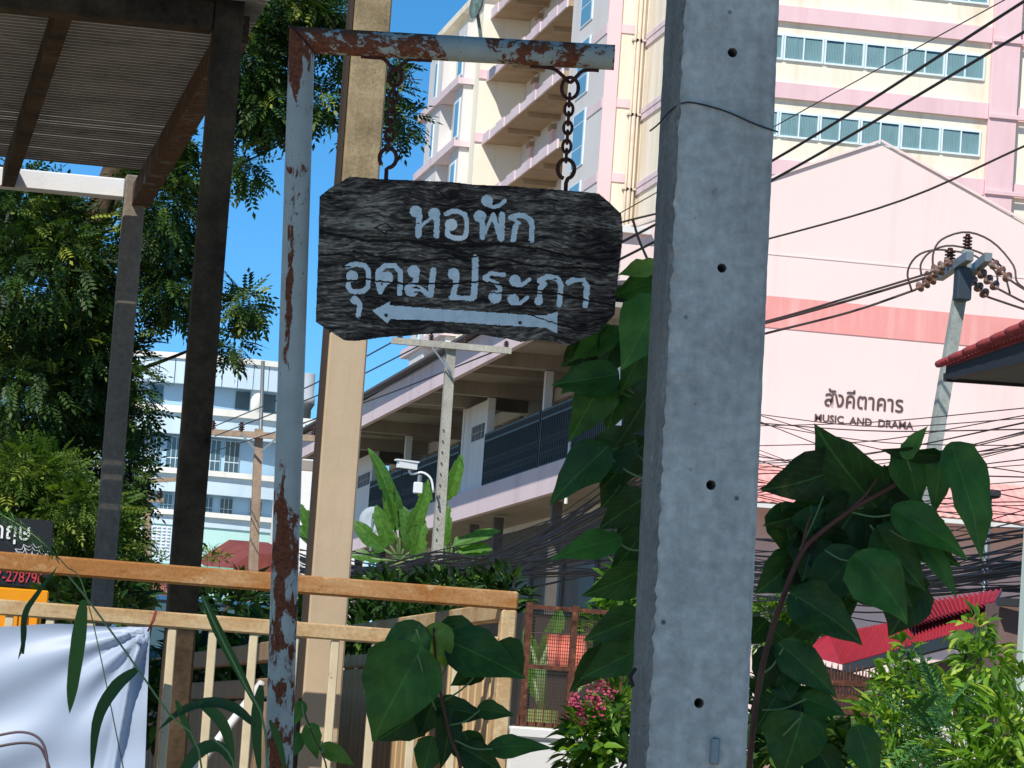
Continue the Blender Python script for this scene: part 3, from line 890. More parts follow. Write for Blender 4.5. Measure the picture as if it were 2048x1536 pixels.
bays = [on_x(x, y, XG).y for x, y in ((1222, 840), (1078, 900), (965, 930), (917, 950), (800, 1010), (735, 1030), (690, 1060), (640, 1080))]
for i, yb in enumerate(bays):
    m = MB(); m.box(XG + .02, XG + .16, yb - .08, yb + .08, ZB0 + .221, ZFT - .48); m.build('column', M_veg, ver)
    m = MB(); m.box(XF + .06, XV - .002, yb - .12, yb + .12, ZFT - .46, ZFT - .202); m.build('roof_beam', M_soff, ver)
    m = MB(); m.box(XG + .3, XG + .48, yb - .09, yb + .09, 0, ZB0 - .061); m.build('column', M_gfw, ver)
    if i + 1 < len(bays):
        ye = bays[i + 1]
        m = MB(); ym = (yb + ye) / 2; m.box(XF + .06, XV - .002, ym - .08, ym + .08, ZFT - .33, ZFT - .202); m.build('roof_beam', M_soff, ver)
        ya_, yb_ = yb + .1, ye - .1
        if i in (2, 5):       # closed wall panel with a vent block
            m = MB(); m.box(XG + .04, XG + .12, ya_, yb_, ZB1 - .05, ZFT - .5); pn = m.build('wall_panel', M_veg, ver)
            m = MB(); m.box(XG + .025, XG + .039, ya_ + (yb_ - ya_) * .08, ya_ + (yb_ - ya_) * .62, ZB1 + HO * .50, ZB1 + HO * .64); vb = m.build('vent', M_dark, pn)
            for q in range(4):
                yy = ya_ + (yb_ - ya_) * (.08 + .54 * (q + .5) / 4)
                m = MB(); m.box(XG + .012, XG + .024, yy - .02, yy + .02, ZB1 + HO * .50, ZB1 + HO * .64); m.build('vent_bar', M_soff, vb)
            m = MB(); m.box(XG + .013, XG + .0235, ya_ + (yb_ - ya_) * .08, ya_ + (yb_ - ya_) * .62, ZB1 + HO * .56, ZB1 + HO * .575); m.build('vent_bar', M_soff, vb)
            continue
        gr = MB()
        nb = max(8, int((yb_ - ya_) / .16))
        z1 = ZB1 + HO * .52
        for q in range(nb + 1):
            yy = ya_ + (yb_ - ya_) * q / nb
            gr.box(XG - .01, XG + .015, yy - .014, yy + .014, ZB1 - .02, z1)
        for zz in (ZB1 + .05, z1 - .16, z1 - .02):
            gr.box(XG - .014, XG + .02, ya_, yb_, zz - .02, zz + .015)
        go = gr.build('grille', M_grille, ver); go['kind'] = 'stuff'
        rg = MB()
        for q in range(nb):
            yy = ya_ + (yb_ - ya_) * (q + .5) / nb
            rg.ring((XG + .003, yy, z1 - .09), (1, 0, 0), .055, .014, 8, 4)
            for zz in (ZB1 + HO * .12, ZB1 + HO * .24):
                rg.ring((XG + .003, yy, zz), (1, 0, 0), .06, .012, 8, 4)
        rg.build('scrolls', M_grille, go)['kind'] = 'stuff'
        for (qa, qb) in ((.03, .31), (.36, .64), (.69, .97)):
            y0_, y1_ = ya_ + (yb_ - ya_) * qa, ya_ + (yb_ - ya_) * qb
            m = MB(); m.box(XV - .06, XV - .003, y0_, y1_, ZB1 - .15, ZB1 + HO * .86); w = m.build('window', M_soff, ver)
            for (za_, zb2) in ((-.1, HO * .5), (HO * .53, HO * .83)):
                m = MB(); m.box(XV - .07, XV - .061, y0_ + .06, y1_ - .06, ZB1 + za_, ZB1 + zb2); m.build('pane', M_dark, w)
        if i == 0:
            m = MB(); q = (ya_ + yb_) / 2; m.tube([(XG - .05, q, ZB1 + .3), (XG - .05, q, ZB0 - .3)], .03, 6); m.build('drain_pipe', M_veg, ver)
Fh = Vector((math.sin(HEAD), math.cos(HEAD), 0))
def PV(x, y, D):
    """point on the pixel ray in the upright plane D metres ahead"""
    r = ray(x, y); return CAM + r * (D / r.dot(Fh))
def upright(x0, y0, x1, y1, D, zmin=0.0):
    """line through two pixels in an upright plane, carried down to the ground"""
    a = PV(x0, y0, D); b = PV(x1, y1, D)
    d = (b - a) / (b.z - a.z)
    return a, a + d * (zmin - a.z)
# ------------------------------------------------------------------ far and mid poles
M_tanp = concrete('tan_concrete', '#b7a08a', '#97826e', 2, .4, pits=False)
M_palec = concrete('pale_concrete', '#b9b6aa', '#9a978c', 2.5, .4, pits=False)
M_greyp = concrete('grey_concrete', '#a9afaa', '#8d948f', 2.5, .4, pits=False)
M_ins = plain('brown_porcelain', '#3d221c', .25, 0, .6)
M_insw = plain('white_porcelain', '#cfd2cc', .3, 0, .5)
M_steel = plain('galvanised_steel', '#8e9494', .45, .6)
M_cable = plain('black_cable', '#1d1c1e', .6)
M_wire = plain('brown_grey_wire', '#4a3b3a', .6)
def sq_pole(name, label, top, bot, D, w0, w1, mat, group=None, part='shaft'):
    a, b = upright(*top, *bot, D)
    t = thing(name, label, 'utility pole', b, group)
    m = MB(); vs = []
    for p, w in ((b, w1), (a, w0)):
        for i, j in ((-1, -1), (1, -1), (1, 1), (-1, 1)):
            vs.append(p + Vector((i * w / 2, j * w / 2, 0)))
    m.add(vs, [(3, 2, 1, 0), (4, 5, 6, 7), (0, 1, 5, 4), (1, 2, 6, 5), (2, 3, 7, 6), (3, 0, 4, 7)])
    m.build(part, mat, t)
    return t, a
def post_insulator(p, h, r, parent, axis=(0, 0, 1), mat=None):
    prof = [(0, r * .5)]
    n = 4
    for i in range(n):
        z = h * (.08 + .8 * i / n)
        prof += [(z, r * .55), (z + h * .04, r), (z + h * .12, r * .95), (z + h * .15, r * .55)]
    prof += [(h, r * .45)]
    m = MB(); m.lathe(p, axis, prof, 10); return m.build('insulator', mat or M_ins, parent, True)
GP = 'concrete poles of the side street'
p1, a1 = sq_pole('utility_pole', 'tan concrete pole with a single crossarm in front of the blue building', (518, 858), (506, 1140), 75, .16, .22, M_tanp, GP)
m = MB(); m.beam(PV(418, 864, 74.8), PV(648, 878, 74.8), .12, .12); m.build('crossarm', M_tanp, p1)
for xx in (425, 482, 560, 628): post_insulator(PV(xx, 866 + (xx - 480) * .05, 74.8), .22, .07, p1)
m = MB(); m.beam(PV(482, 868, 74.7), PV(512, 900, 74.7), .04, .04); m.beam(PV(555, 875, 74.7), PV(520, 905, 74.7), .04, .04); m.build('brace', M_steel, p1)
p2, a2 = sq_pole('utility_pole', 'tan concrete pole with two short crossarms at the left of the blue building', (293, 955), (292, 1180), 85, .17, .22, M_tanp, GP)
m = MB(); m.beam(PV(240, 965, 84.8), PV(358, 958, 84.8), .1, .1); m.build('crossarm', M_tanp, p2)
m = MB(); m.beam(PV(258, 998, 84.8), PV(328, 1001, 84.8), .1, .1); m.build('crossarm', M_tanp, p2)
post_insulator(PV(319, 998, 84.8), .18, .08, p2)
p3 = thing('metal_mast', 'thin grey metal mast standing in front of the blue parapet', 'mast', PV(525, 1180, 78))
a, b = upright(526, 722, 520, 900, 78); m = MB(); m.tube([b, a], [.05, .04], 8); m.build('tube', M_steel, p3, True)
p4 = thing('metal_mast', 'short thin grey mast left of the dark roof post', 'mast', PV(297, 1180, 88))
a, b = upright(296, 835, 298, 960, 88); m = MB(); m.tube([b, a], [.045, .035], 8); m.build('tube', M_steel, p4, True)

# T pole by the veranda with camera
tp, ta = sq_pole('utility_pole', 'pale square concrete pole with a T crossarm in front of the veranda', (902, 694), (874, 1110), 50, .12, .17, M_palec)
m = MB(); m.beam(PV(783, 681, 49.9), PV(1023, 702, 49.9), .085, .085); m.build('crossarm', M_palec, tp)
for xx, yy in ((862, 684), (1012, 698), (800, 680), (930, 690)): post_insulator(PV(xx, yy, 49.9), .11, .04, tp)
m = MB(); m.beam(PV(862, 692, 49.8), PV(903, 746, 49.8), .02, .02); m.beam(PV(888, 716, 49.8), PV(905, 748, 49.8), .02, .02); m.build('brace', M_steel, tp)
m = MB()
for k in range(12):
    q = PV(887 - k * 1.4, 860 + k * 22, 49.905); m.tube([q, q + Vector((0, .012, 0))], .011, 8)
m.build('bolt_holes', M_dark, tp)['kind'] = 'stuff'
M_cam = plain('white_plastic', '#e4e6e6', .35)
cc = thing('security_camera', 'white bullet security camera on a bent pipe beside the T pole', 'camera', PV(850, 970, 49.7))
m = MB(); q = PV(796, 928, 49.6); q2 = PV(832, 933, 49.7)
m.beam(q, q2, .1, .09); m.build('housing', M_cam, cc)
m = MB(); m.beam(q + Vector((-.03, 0, .055)), q2 + Vector((.02, 0, .055)), .13, .02); m.build('sun_shield', M_cam, cc)
m = MB(); m.tube(catmull([PV(818, 940, 49.7), PV(823, 948, 49.7), PV(845, 945, 49.7), PV(862, 958, 49.7), PV(867, 985, 49.7)], 14), .016, 8); m.build('bracket_pipe', M_cam, cc, True)
m = MB(); q = PV(836, 975, 49.7); m.bbox(q.x - .06, q.x + .06, q.y - .04, q.y + .04, q.z - .08, q.z + .07, .01); m.build('junction_box', M_cam, cc)
m = MB(); m.tube([PV(840, 950, 49.72), PV(838, 968, 49.72)], .03, 8); m.build('strap', M_steel, cc)

# high-voltage pole at the right
hp, ha = sq_pole('utility_pole', 'grey leaning high voltage pole with strings of disc insulators', (1929, 535), (1868, 900), 55, .17, .225, M_greyp)
m = MB(); m.beam(PV(1940, 512, 54.2), PV(1879, 553, 55.7), .11, .13); m.build('crossarm', M_steel, hp)
m = MB(); m.beam(PV(1977, 514, 54.4), PV(1936, 550, 55.5), .11, .13); m.build('crossarm', M_steel, hp)
m = MB(); q = PV(1930, 540, 54.7); m.bbox(q.x - .11, q.x + .11, q.y - .05, q.y + .2, q.z - .45, q.z + .04, .02); m.build('collar', plain('dark_steel_plate', '#3f4a52', .5, .4), hp)
post_insulator(PV(1934, 500, 54.8), .24, .075, hp)
post_insulator(PV(1899, 528, 55.0), .24, .085, hp)
m = MB(); m.beam(PV(1934, 500, 54.8), PV(1931, 545, 54.8), .13, .13, (0, 1, 0)); m.build('pole_cap', M_greyp, hp)
def disc_string(a, b, par):
    a = Vector(a); b = Vector(b); L = (b - a).length; prof = [(0, .012)]
    for i in range(3):
        s = L * (.08 + .30 * i)
        prof += [(s, .02), (s + L * .09, .028), (s + L * .12, .085), (s + L * .15, .08), (s + L * .18, .03), (s + L * .26, .03)]
    prof += [(L, .012)]
    m = MB(); m.lathe(a, b - a, prof, 12); return m.build('insulator_string', M_ins2, par, True)
M_ins2 = paint('brown_disc', '#7c5a4e', .3, 9, '#d8d0c8', .8, .35, streak=False)
for (sx, sy, sD), (ex, ey, eD) in zip(((1905, 521, 54.8), (1889, 537, 55.2), (1873, 555, 55.6)), ((1862, 543, 54.6), (1849, 556, 55.0), (1832, 578, 55.4))):
    disc_string(PV(sx, sy, sD), PV(ex, ey, eD), hp)
for (sx, sy, sD), (ex, ey, eD) in zip(((1980, 521, 54.4), (1956, 540, 54.9), (1938, 554, 55.4)), ((2023, 562, 54.0), (1997, 578, 54.5), (1976, 594, 55.0))):
    disc_string(PV(sx, sy, sD), PV(ex, ey, eD), hp)
def cable_mesh(pts, r, n=18, sides=5):
    m = MB(); m.tube(catmull([PV(*p) for p in pts], n), r, sides); return m
for pts in ([(1866, 541, 54.7), (1867, 505, 54.7), (1885, 478, 54.7), (1934, 464, 54.7), (1985, 484, 54.4), (2026, 530, 54.1), (2033, 562, 54.0), (2049, 577, 54)],
            [(1843, 552, 55.0), (1842, 527, 55), (1862, 503, 55), (1902, 491, 55), (1962, 506, 54.8), (2003, 533, 54.6), (2012, 558, 54.5), (2020, 588, 54.5)],
            [(1824, 583, 55.4), (1815, 545, 55.4), (1833, 513, 55.3), (1868, 500, 55.2), (1912, 503, 55.2), (1950, 512, 55.1), (1992, 545, 55), (1992, 580, 55)]):
    cable_mesh(pts, .016, 26).build('jumper_wire', M_wire, hp, True)

# ------------------------------------------------------------------ cables
def cable(name, label, pts, r, group=None, mat=None, n=16):
    o = cable_mesh(pts, r, n).build(name, mat or M_cable)
    return tag(o, label, 'cable', group)
cable('power_line', 'thin upper wire crossing the cream facade at the top right', [(1100, 505, 60), (1594, 228, 58), (2060, -28, 50)], .010, mat=M_wire)
cable('power_line', 'upper of two thick black lines crossing the top right facade', [(1100, 560, 60), (1551, 318, 55), (2060, -5, 46)], .022)
cable('power_line', 'lower of two thick black lines crossing the top right facade', [(1100, 590, 60), (1549, 358, 55), (2060, 57, 46)], .022)
cable('power_line', 'long thin line sagging across the gable of the pink hall', [(1300, 535, 56), (1544, 476, 52), (1806, 400, 48), (2060, 287, 44)], .015, mat=M_wire)
cable('power_line', 'upper wire running left from the disc insulators', [(1848, 556, 55), (1700, 600, 56), (1530, 646, 58), (1300, 700, 62)], .022, mat=M_wire)
cable('power_line', 'doubled wire just above the red band, left of the insulators', [(1862, 545, 54.6), (1700, 594, 56), (1530, 643, 58), (1300, 697, 62)], .018, mat=M_wire)
cable('power_line', 'lower wire running left from the disc insulators', [(1832, 579, 55.4), (1700, 624, 56), (1530, 667, 58), (1300, 725, 62)], .02, mat=M_wire)
cable('power_line', 'upper wire leaving the insulators to the right edge', [(2023, 562, 54), (2048, 578, 53.5), (2090, 600, 53)], .018, mat=M_wire)
cable('power_line', 'middle wire leaving the insulators to the right edge', [(1997, 578, 54.5), (2048, 604, 53.5), (2090, 622, 53)], .018, mat=M_wire)
cable('power_line', 'lower wire leaving the insulators to the right edge', [(1976, 594, 55), (2048, 618, 53.5), (2090, 630, 53)], .018, mat=M_wire)
GL = 'wires leading left from the T pole'
for k, (s, e) in enumerate((((800, 676), (430, 852)), ((862, 680), (430, 872)), ((1012, 694), (420, 905)), ((930, 686), (600, 850)))):
    cable('service_wire', 'thin dark wire sloping down left from the T pole towards the tan poles', [(s[0], s[1], 50), ((s[0] + e[0]) / 2, (s[1] + e[1]) / 2 + 10, 60), (e[0], e[1], 74)], .011, GL)
cable('service_wire', 'black wire joint with a hanging tail between the sign and the near pole', [(1232, 448, 30), (1268, 438, 30), (1345, 420, 30)], .009)
cable('service_wire', 'short black tail hanging beside the near pole above the leaves', [(1266, 440, 30), (1278, 480, 30), (1300, 530, 30)], .011)
# bundles low in the picture
GB = 'tangle of black communication cables along the street'
cr = random.Random(5)
for k in range(46):        # left part: from the tangle at the T pole, fanning up to the right
    y0 = cr.gauss(1140, 26); yp = 1132 + cr.gauss(0, 20); y1 = cr.uniform(880, 1150)
    D = cr.uniform(43, 48); sg = cr.uniform(0, 34)
    cable('communication_cable', 'black cable of the tangle rising to the right past the veranda', [(600, y0 + cr.uniform(-20, 26), D + 5), (730, (y0 + yp) / 2 + sg, D + 3), (868, yp, D + 1), (1000, yp + (y1 - yp) * .22 + sg, D), (1150, yp + (y1 - yp) * .55 + sg * .7, D - 2), (1320, y1, D - 4)], cr.choice((.006, .007, .009, .013)), GB + ', left', n=20)
tg = thing('cable_coil', 'tangled coil of spare black cable hung low on the T pole', 'cable', PV(870, 1140, 49.4))
for k in range(9):
    m = MB(); c = PV(880 + cr.uniform(-50, 70), 1150 + cr.uniform(-18, 14), 49.3 + cr.uniform(-.2, .1)); rx_, rz_ = cr.uniform(.1, .28), cr.uniform(.05, .14); ph = cr.uniform(0, 6)
    pts = [c + Vector((math.cos(a_) * rx_, cr.uniform(-.03, .03), math.sin(a_) * rz_ + .02 * math.sin(3 * a_ + ph))) for a_ in [2 * math.pi * i / 16 for i in range(17)]]
    m.tube(pts, .008, 5, cap=False); m.build('loop', M_cable, tg, True)
for k in range(30):        # right part, thin fan
    yl = cr.uniform(820, 1010); yr = cr.uniform(800, 1090)
    D = cr.uniform(38, 43)
    cable('communication_cable', 'thin wire of the fan spread over the pink hall at the right', [(1490, yl, D + 5), (1750, (yl + yr) / 2 + cr.uniform(8, 26), D), (2070, yr, D - 6)], cr.choice((.005, .006, .007)), GB + ', right fan', mat=M_wire, n=12)
for k in range(52):        # right part, thick dark bundle
    yl = cr.gauss(1165, 38); yr = cr.gauss(1120, 48)
    D = cr.uniform(36, 42)
    cable('communication_cable', 'black cable of the thick bundle below the hall porch at the right', [(1490, yl, D + 5), (1760, (yl + yr) / 2 + cr.uniform(5, 30), D), (2070, yr, D - 6)], cr.choice((.006, .007, .009, .013)), GB + ', right bundle', n=12)
# street-light pole with a box, pale post at the right edge
sp = thing('street_light_pole', 'slim blue grey pole with a capped box behind the big leaves', 'pole', PV(1975, 1300, 36))
a, b = upright(1978, 985, 1966, 1240, 36); m = MB(); m.tube([b, a], .033, 8); m.build('tube', M_steel, sp, True)
q = PV(1977, 990, 36); m = MB(); m.bbox(q.x - .1, q.x + .1, q.y - .1, q.y + .1, q.z - .03, q.z + .05, .02); m.build('cap', plain('dark_cap', '#2f3336', .5), sp)
q = PV(1965, 958, 36); m = MB(); m.tube([q, q - Vector((0, 0, .14))], .03, 8); m.build('finial', M_steel, sp)
ep = thing('corner_post', 'pale green white post cut by the right edge of the picture', 'post', PV(2042, 1330, 20))
a, b = upright(2084, 800, 2066, 1300, 20); m = MB(); m.box(a.x - .045, a.x + .05, a.y - .05, a.y + .05, 0, a.z); m.build('shaft', paint('pale_green_paint', '#c9d6cc', .05, 1), ep)

# ------------------------------------------------------------------ tiled eaves at the right
M_tile = paint('red_roof_tile', '#a5484a', .15, 6, '#6d2a2c', .5, .7, 20, .3)
M_blackt = plain('black_fascia', '#23262b', .6)
M_greys = paint('grey_soffit', '#565a54', .08, 2)
DT = 22.0
th = thing('tile_roof_house', 'house corner with red ridge tiles and black fascia at the right edge', 'house', PV(2040, 1500, DT))
e0 = PV(1876, 727, DT)                            # near-left tip of the hip
e1 = PV(2100, 622, DT * .93); k0 = PV(1892, 735, DT); k1 = PV(2100, 664, DT * .94)
s0 = PV(1890, 758, DT); s1 = PV(2100, 712, DT * .94); s2 = PV(2100, 772, DT * 1.03); s3 = PV(1893, 757, DT + .02)
for_ext = 2.3          # the eaves run on beyond the picture
e1 = e0 + (e1 - e0) * for_ext; k1 = k0 + (k1 - k0) * for_ext; s1 = s0 + (s1 - s0) * for_ext; s2 = s3 + (s2 - s3) * for_ext
# fascia (towards the left) and soffit
m = MB(); m.prism([k0, k1, s1, s0], (.06, .03, 0)); fix_normals(m.build('fascia', M_blackt, th))
m = MB(); m.prism([s3, s1 + Vector((.05, .02, 0)), s2], (0, 0, .03)); fix_normals(m.build('soffit', M_greys, th))
m = MB(); m.beam(s0 + Vector((0, 0, .01)), s2 + Vector((0, 0, .01)), .03, .05); m.build('fascia_trim', M_blackt, th)
nt = 64
for c in range(2):        # eaves tiles: half-round pieces in two courses, open ends towards us
    for i in range(nt):
        f0 = i / nt; wv = (k1 - k0) / nt
        lo = k0.lerp(k1, f0); hi = e0.lerp(e1, f0) + Vector((.05, .03, .0))
        a = lo.lerp(hi, .42 * c) + Vector((-.035, -.022, .006 - .006 * c)); b = lo.lerp(hi, .55 + .45 * c) + Vector((-.01, -.006, .012))
        m = MB(); n = 6; vs = []
        for j in range(n + 1):
            an = math.pi * j / n
            o = wv * (.5 - .44 * math.cos(an)) + Vector((-.012 * math.sin(an), -.008 * math.sin(an), .022 * math.sin(an)))
            vs += [a + o, b + o, a + o * 1.0 + Vector((.012, .008, -.010))]
        m.add(vs, [(3 * j, 3 * j + 3, 3 * j + 4, 3 * j + 1) for j in range(n)] + [(3 * j, 3 * j + 2, 3 * j + 5, 3 * j + 3) for j in range(n)]); m.build('tile', M_tile, th)
m = MB(); m.prism([k0 + Vector((0, 0, .0)), k1 + Vector((0, 0, .0)), e1 + Vector((.12, .08, .0)), e0 + Vector((.06, .04, .0))], (.02, .01, -.02)); fix_normals(m.build('roof_sheet', M_tile, th))
nr = 18
rdv = (e1 - e0)
for i in range(nr):       # hip tiles, overlapping
    a = e0 + rdv * (i / nr - .012) + Vector((.02, .012, .006)); b = e0 + rdv * ((i + 1) / nr + .03) + Vector((.03, .02, .0))
    m = MB(); m.tube([a, a.lerp(b, .12), b], [.021, .024, .019], 10); m.build('hip_tile', M_tile, th, True)
m = MB(); xw_ = on_y(2120, 1000, s2.y - .1).x; m.box(xw_, xw_ + 3, s1.y + .25, s2.y - .1, 0, s2.z - .02); m.build('wall', M_hall, th)

# ------------------------------------------------------------------ red sheet roof house
M_redsheet = paint('bright_red_sheet', '#b8303a', .12, 1.5, '#7d2026', .5, .55, 12, .1, streak=False)
M_brwall = paint('brown_boards', '#7d6660', .12, 2, '#4a3833', .5, .85, 10, .3)
rh = thing('red_roof_house', 'low house with a bright red ribbed roof beyond the lit shrubs', 'house', PV(1800, 1480, 32))
E1, E2 = PV(1690, 1331, 36), PV(2000, 1246, 26.4); R1, R2 = PV(1664, 1270, 38.5), PV(2008, 1203, 28.5); HA = PV(1583, 1303, 39.5)
def ribbed(name, a, b, c, d, n, parent, lift=.035):
    """sheet between edges a-b (low) and d-c (high), ribs running up the slope"""
    nn = (b - a).cross(d - a).normalized()
    if nn.z < 0: nn = -nn
    vs = []
    for i in range(n + 1):
        t = i / n; h = nn * (lift if (i % 4) in (1, 2) else 0)
        vs += [a.lerp(b, t) + h, d.lerp(c, t) + h]
    m = MB(); m.add(vs, [(2 * i, 2 * i + 2, 2 * i + 3, 2 * i + 1) for i in range(n)]); return m.build(name, M_redsheet, parent)
ribbed('roof_sheet', E1, E2, R2, R1, 200, rh)
ribbed('hip_sheet', HA, E1, R1, R1 + Vector((-.05, .02, 0)), 8, rh, 0.0)
up = Vector((0, 0, .05))
ribbed('upper_roof_sheet', PV(1826, 1259, 31.4) + up * .3, PV(1996, 1212, 27.6) + up * .3, PV(2010, 1196, 28.6) + up, PV(1790, 1224, 34.6) + up, 90, rh)
m = MB(); m.beam(E1 - Vector((0, 0, .04)), E2 - Vector((0, 0, .04)), .05, .09); m.build('eaves_board', M_blackt, rh)
w1 = E1 + Vector((.3, .35, -.1)); w2 = E2 + Vector((.3, .35, -.1))
m = MB(); m.prism([w1, w2, Vector((w2.x, w2.y, 0)), Vector((w1.x, w1.y, 0))], (.15, .1, 0)); fix_normals(m.build('wall', M_brwall, rh))
w0 = HA + Vector((.2, -.1, -.12))
m = MB(); m.prism([w0, w1, Vector((w1.x, w1.y, 0)), Vector((w0.x, w0.y, 0))], (.15, .1, 0)); fix_normals(m.build('wall', M_brwall, rh))
for q in range(4):
    t = .12 + .2 * q; a = w1.lerp(w2, t); b = w1.lerp(w2, t + .1); dz = Vector((0, 0, -.25)); dn = Vector((-.02, -.02, 0))
    m = MB(); m.prism([a + dz + dn, b + dz + dn, b + dz * 3 + dn, a + dz * 3 + dn], (.01, .01, 0)); fix_normals(m.build('window', M_dark, rh))
bl = thing('side_shed', 'dark brown shed wall at the right end of the red roof', 'shed', PV(2018, 1450, 24))
a = PV(2000, 1205, 24); b = PV(2035, 1330, 24); m = MB(); m.box(a.x, b.x + .06, a.y, a.y + .3, 0, a.z); m.build('wall', M_brwall, bl)
m = MB(); m.beam(PV(1995, 1203, 23.9), PV(2038, 1206, 23.9), .1, .05); m.build('roof_edge', M_blackt, bl)

# ------------------------------------------------------------------ fences at the right
M_rustbar = rusty('rusty_iron', '#5b4038', '#6b4334', '#2c1a16', .4)
def picket_fence(name, label, a, b, zt, zb_, n, mat, pw=.009, rails=(.12, .5, .88), tips=True):
    t = thing(name, label, 'fence', (a.x, a.y, 0))
    m = MB(); d = b - a; d.z = 0
    for i in range(n + 1):
        p = a + d * (i / n); h = zt * (1 + .02 * (i % 2))
        m.box(p.x - pw / 2, p.x + pw / 2, p.y - pw / 2, p.y + pw / 2, zb_, h)
        if tips: m.lathe((p.x, p.y, h), (0, 0, 1), [(0, pw * .7), (.03, pw * .6), (.06, .001)], 5)
    m.build('pickets', mat, t)['kind'] = 'stuff'
    for r in rails:
        z = zb_ + (zt - zb_) * r
        m = MB(); m.beam((a.x, a.y - .012, z), (b.x, b.y - .012, z), .012, .035); m.build('rail', mat, t)
    return t
a = PV(1535, 1352, 25); b = PV(1770, 1352, 24)
picket_fence('iron_fence', 'rusty brown spiked iron fence under the red roof', a, b, a.z, PV(1640, 1432, 25).z, 38, M_rustbar)
a = PV(1790, 1395, 24); b = PV(2070, 1372, 22)
picket_fence('iron_fence', 'black iron fence with a bright wall behind it at the right edge', a, b, a.z + .02, PV(1900, 1425, 24).z - .1, 40, M_grille, rails=(.1, .9))
wl = thing('boundary_wall', 'white wall seen through the black iron fence', 'wall', PV(1950, 1500, 25.5))
a = PV(1800, 1376, 25.5); b = PV(2075, 1385, 25.5); m = MB(); m.box(a.x, b.x, a.y, a.y + .15, 0, a.z); m.build('panel', M_white, wl)
kw = thing('low_wall', 'low sunlit tan concrete wall below the rusty iron fence', 'wall', PV(1660, 1500, 24.5))
a = PV(1520, 1432, 24.6); b = PV(1760, 1445, 24.6); m = MB(); m.bbox(a.x, b.x, a.y, a.y + .2, 0, a.z, .02); m.build('block', M_tanp, kw)

# ------------------------------------------------------------------ mesh fence, low wall, cloth beyond the gate corner
M_meshw = plain('rusty_mesh_wire', '#4d3a30', .7)
mf = thing('mesh_fence', 'wire mesh fence on rusty posts beyond the gate corner', 'fence', PV(1090, 1500, 17.5))
YM = PV(1090, 1300, 17.5).y
xa, xb = on_y(1048, 1300, YM).x, on_y(1250, 1300, YM).x
zt, zb_ = on_y(1060, 1213, YM).z, on_y(1060, 1452, YM).z
for xx in (1051, 1143, 1240):
    p = on_y(xx, 1330, YM); m = MB(); m.beam((p.x, YM, 0), (p.x, YM, zt + .02), .028, .028); m.build('post', M_rustbar, mf)
m = MB()
nx_ = 46; nz_ = 34
for i in range(nx_ + 1):
    x_ = xa + (xb - xa) * i / nx_; m.beam((x_, YM + .02, zb_), (x_, YM + .02, zt), .0028, .0028)
for i in range(nz_ + 1):
    z_ = zb_ + (zt - zb_) * i / nz_; m.beam((xa, YM + .023, z_), (xb, YM + .023, z_), .0028, .0028)
m.build('mesh', M_meshw, mf)['kind'] = 'stuff'
for z_ in (zt, (zt + zb_) / 2, zb_ + .01):
    m = MB(); m.beam((xa, YM - .005, z_), (xb, YM - .005, z_), .016, .02); m.build('rail', M_rustbar, mf)
m = MB(); q = on_y(1085, 1452, YM - .03)
m.ring((q.x, YM - .03, q.z), (0, 1, 0), .135, .006, 16, 6, 1.0, (1, 0, 0), 0, math.pi)
for i in range(7): m.tube([(q.x - .12 + .04 * i, YM - .03, q.z), (q.x - .12 + .04 * i, YM - .03, q.z + .06 + .04 * (1 - abs(i - 3) / 3))], .004, 5)
m.build('wrought_arch', M_rustbar, mf)
lw = thing('low_wall', 'white low wall with slanting shadows at the bottom of the picture', 'wall', PV(1120, 1540, 17))
a = on_y(1015, 1453, YM - .05); b = on_y(1290, 1470, YM - .05); m = MB(); m.bbox(a.x, b.x, YM - .12, YM + .06, 0, zb_ - .01, .015); m.build('block', M_white, lw)
m = MB(); m.bbox(a.x, b.x, YM - .14, YM + .08, zb_ - .06, zb_ - .006, .01); m.build('coping', M_white, lw)
M_cloth = paint('salmon_cloth', '#e8816c', .08, 4, '#c86552', .5, .9, 30, .2)
cl = thing('hanging_cloth', 'salmon red cloth hanging behind the mesh fence', 'cloth', PV(1130, 1270, 18.3))
vs = []; nx_, nz_ = 14, 8
for j in range(nz_ + 1):
    for i in range(nx_ + 1):
        p = PV(1094 + 78 * i / nx_ + 2 * j / nz_, 1268 + 66 * j / nz_ + 4 * i / nx_, 18.3)
        vs.append(p + Fh * (.02 * math.sin(i * 1.3 + j * .3) + .01 * math.sin(j * .9)))
m = MB(); m.add(vs, [(j * (nx_ + 1) + i, j * (nx_ + 1) + i + 1, (j + 1) * (nx_ + 1) + i + 1, (j + 1) * (nx_ + 1) + i) for j in range(nz_) for i in range(nx_)])
m.build('fabric', M_cloth, cl, True)
m = MB(); m.tube([PV(1060, 1266, 18.32), PV(1260, 1272, 18.32)], .004, 5); m.build('line', M_wire, cl)
dkw = thing('dark_backing_wall', 'dark wall put in for the shaded area behind the mesh fence', 'shed', PV(1130, 1500, 21))
a = PV(1046, 1225, 24); b = PV(1290, 1300, 24); m = MB(); m.box(a.x, b.x, a.y, a.y + 3, 0, a.z); m.build('wall', paint('dark_area_tone', '#35332f', .15, 2), dkw)  # dark wall added to fill the shaded area with colour

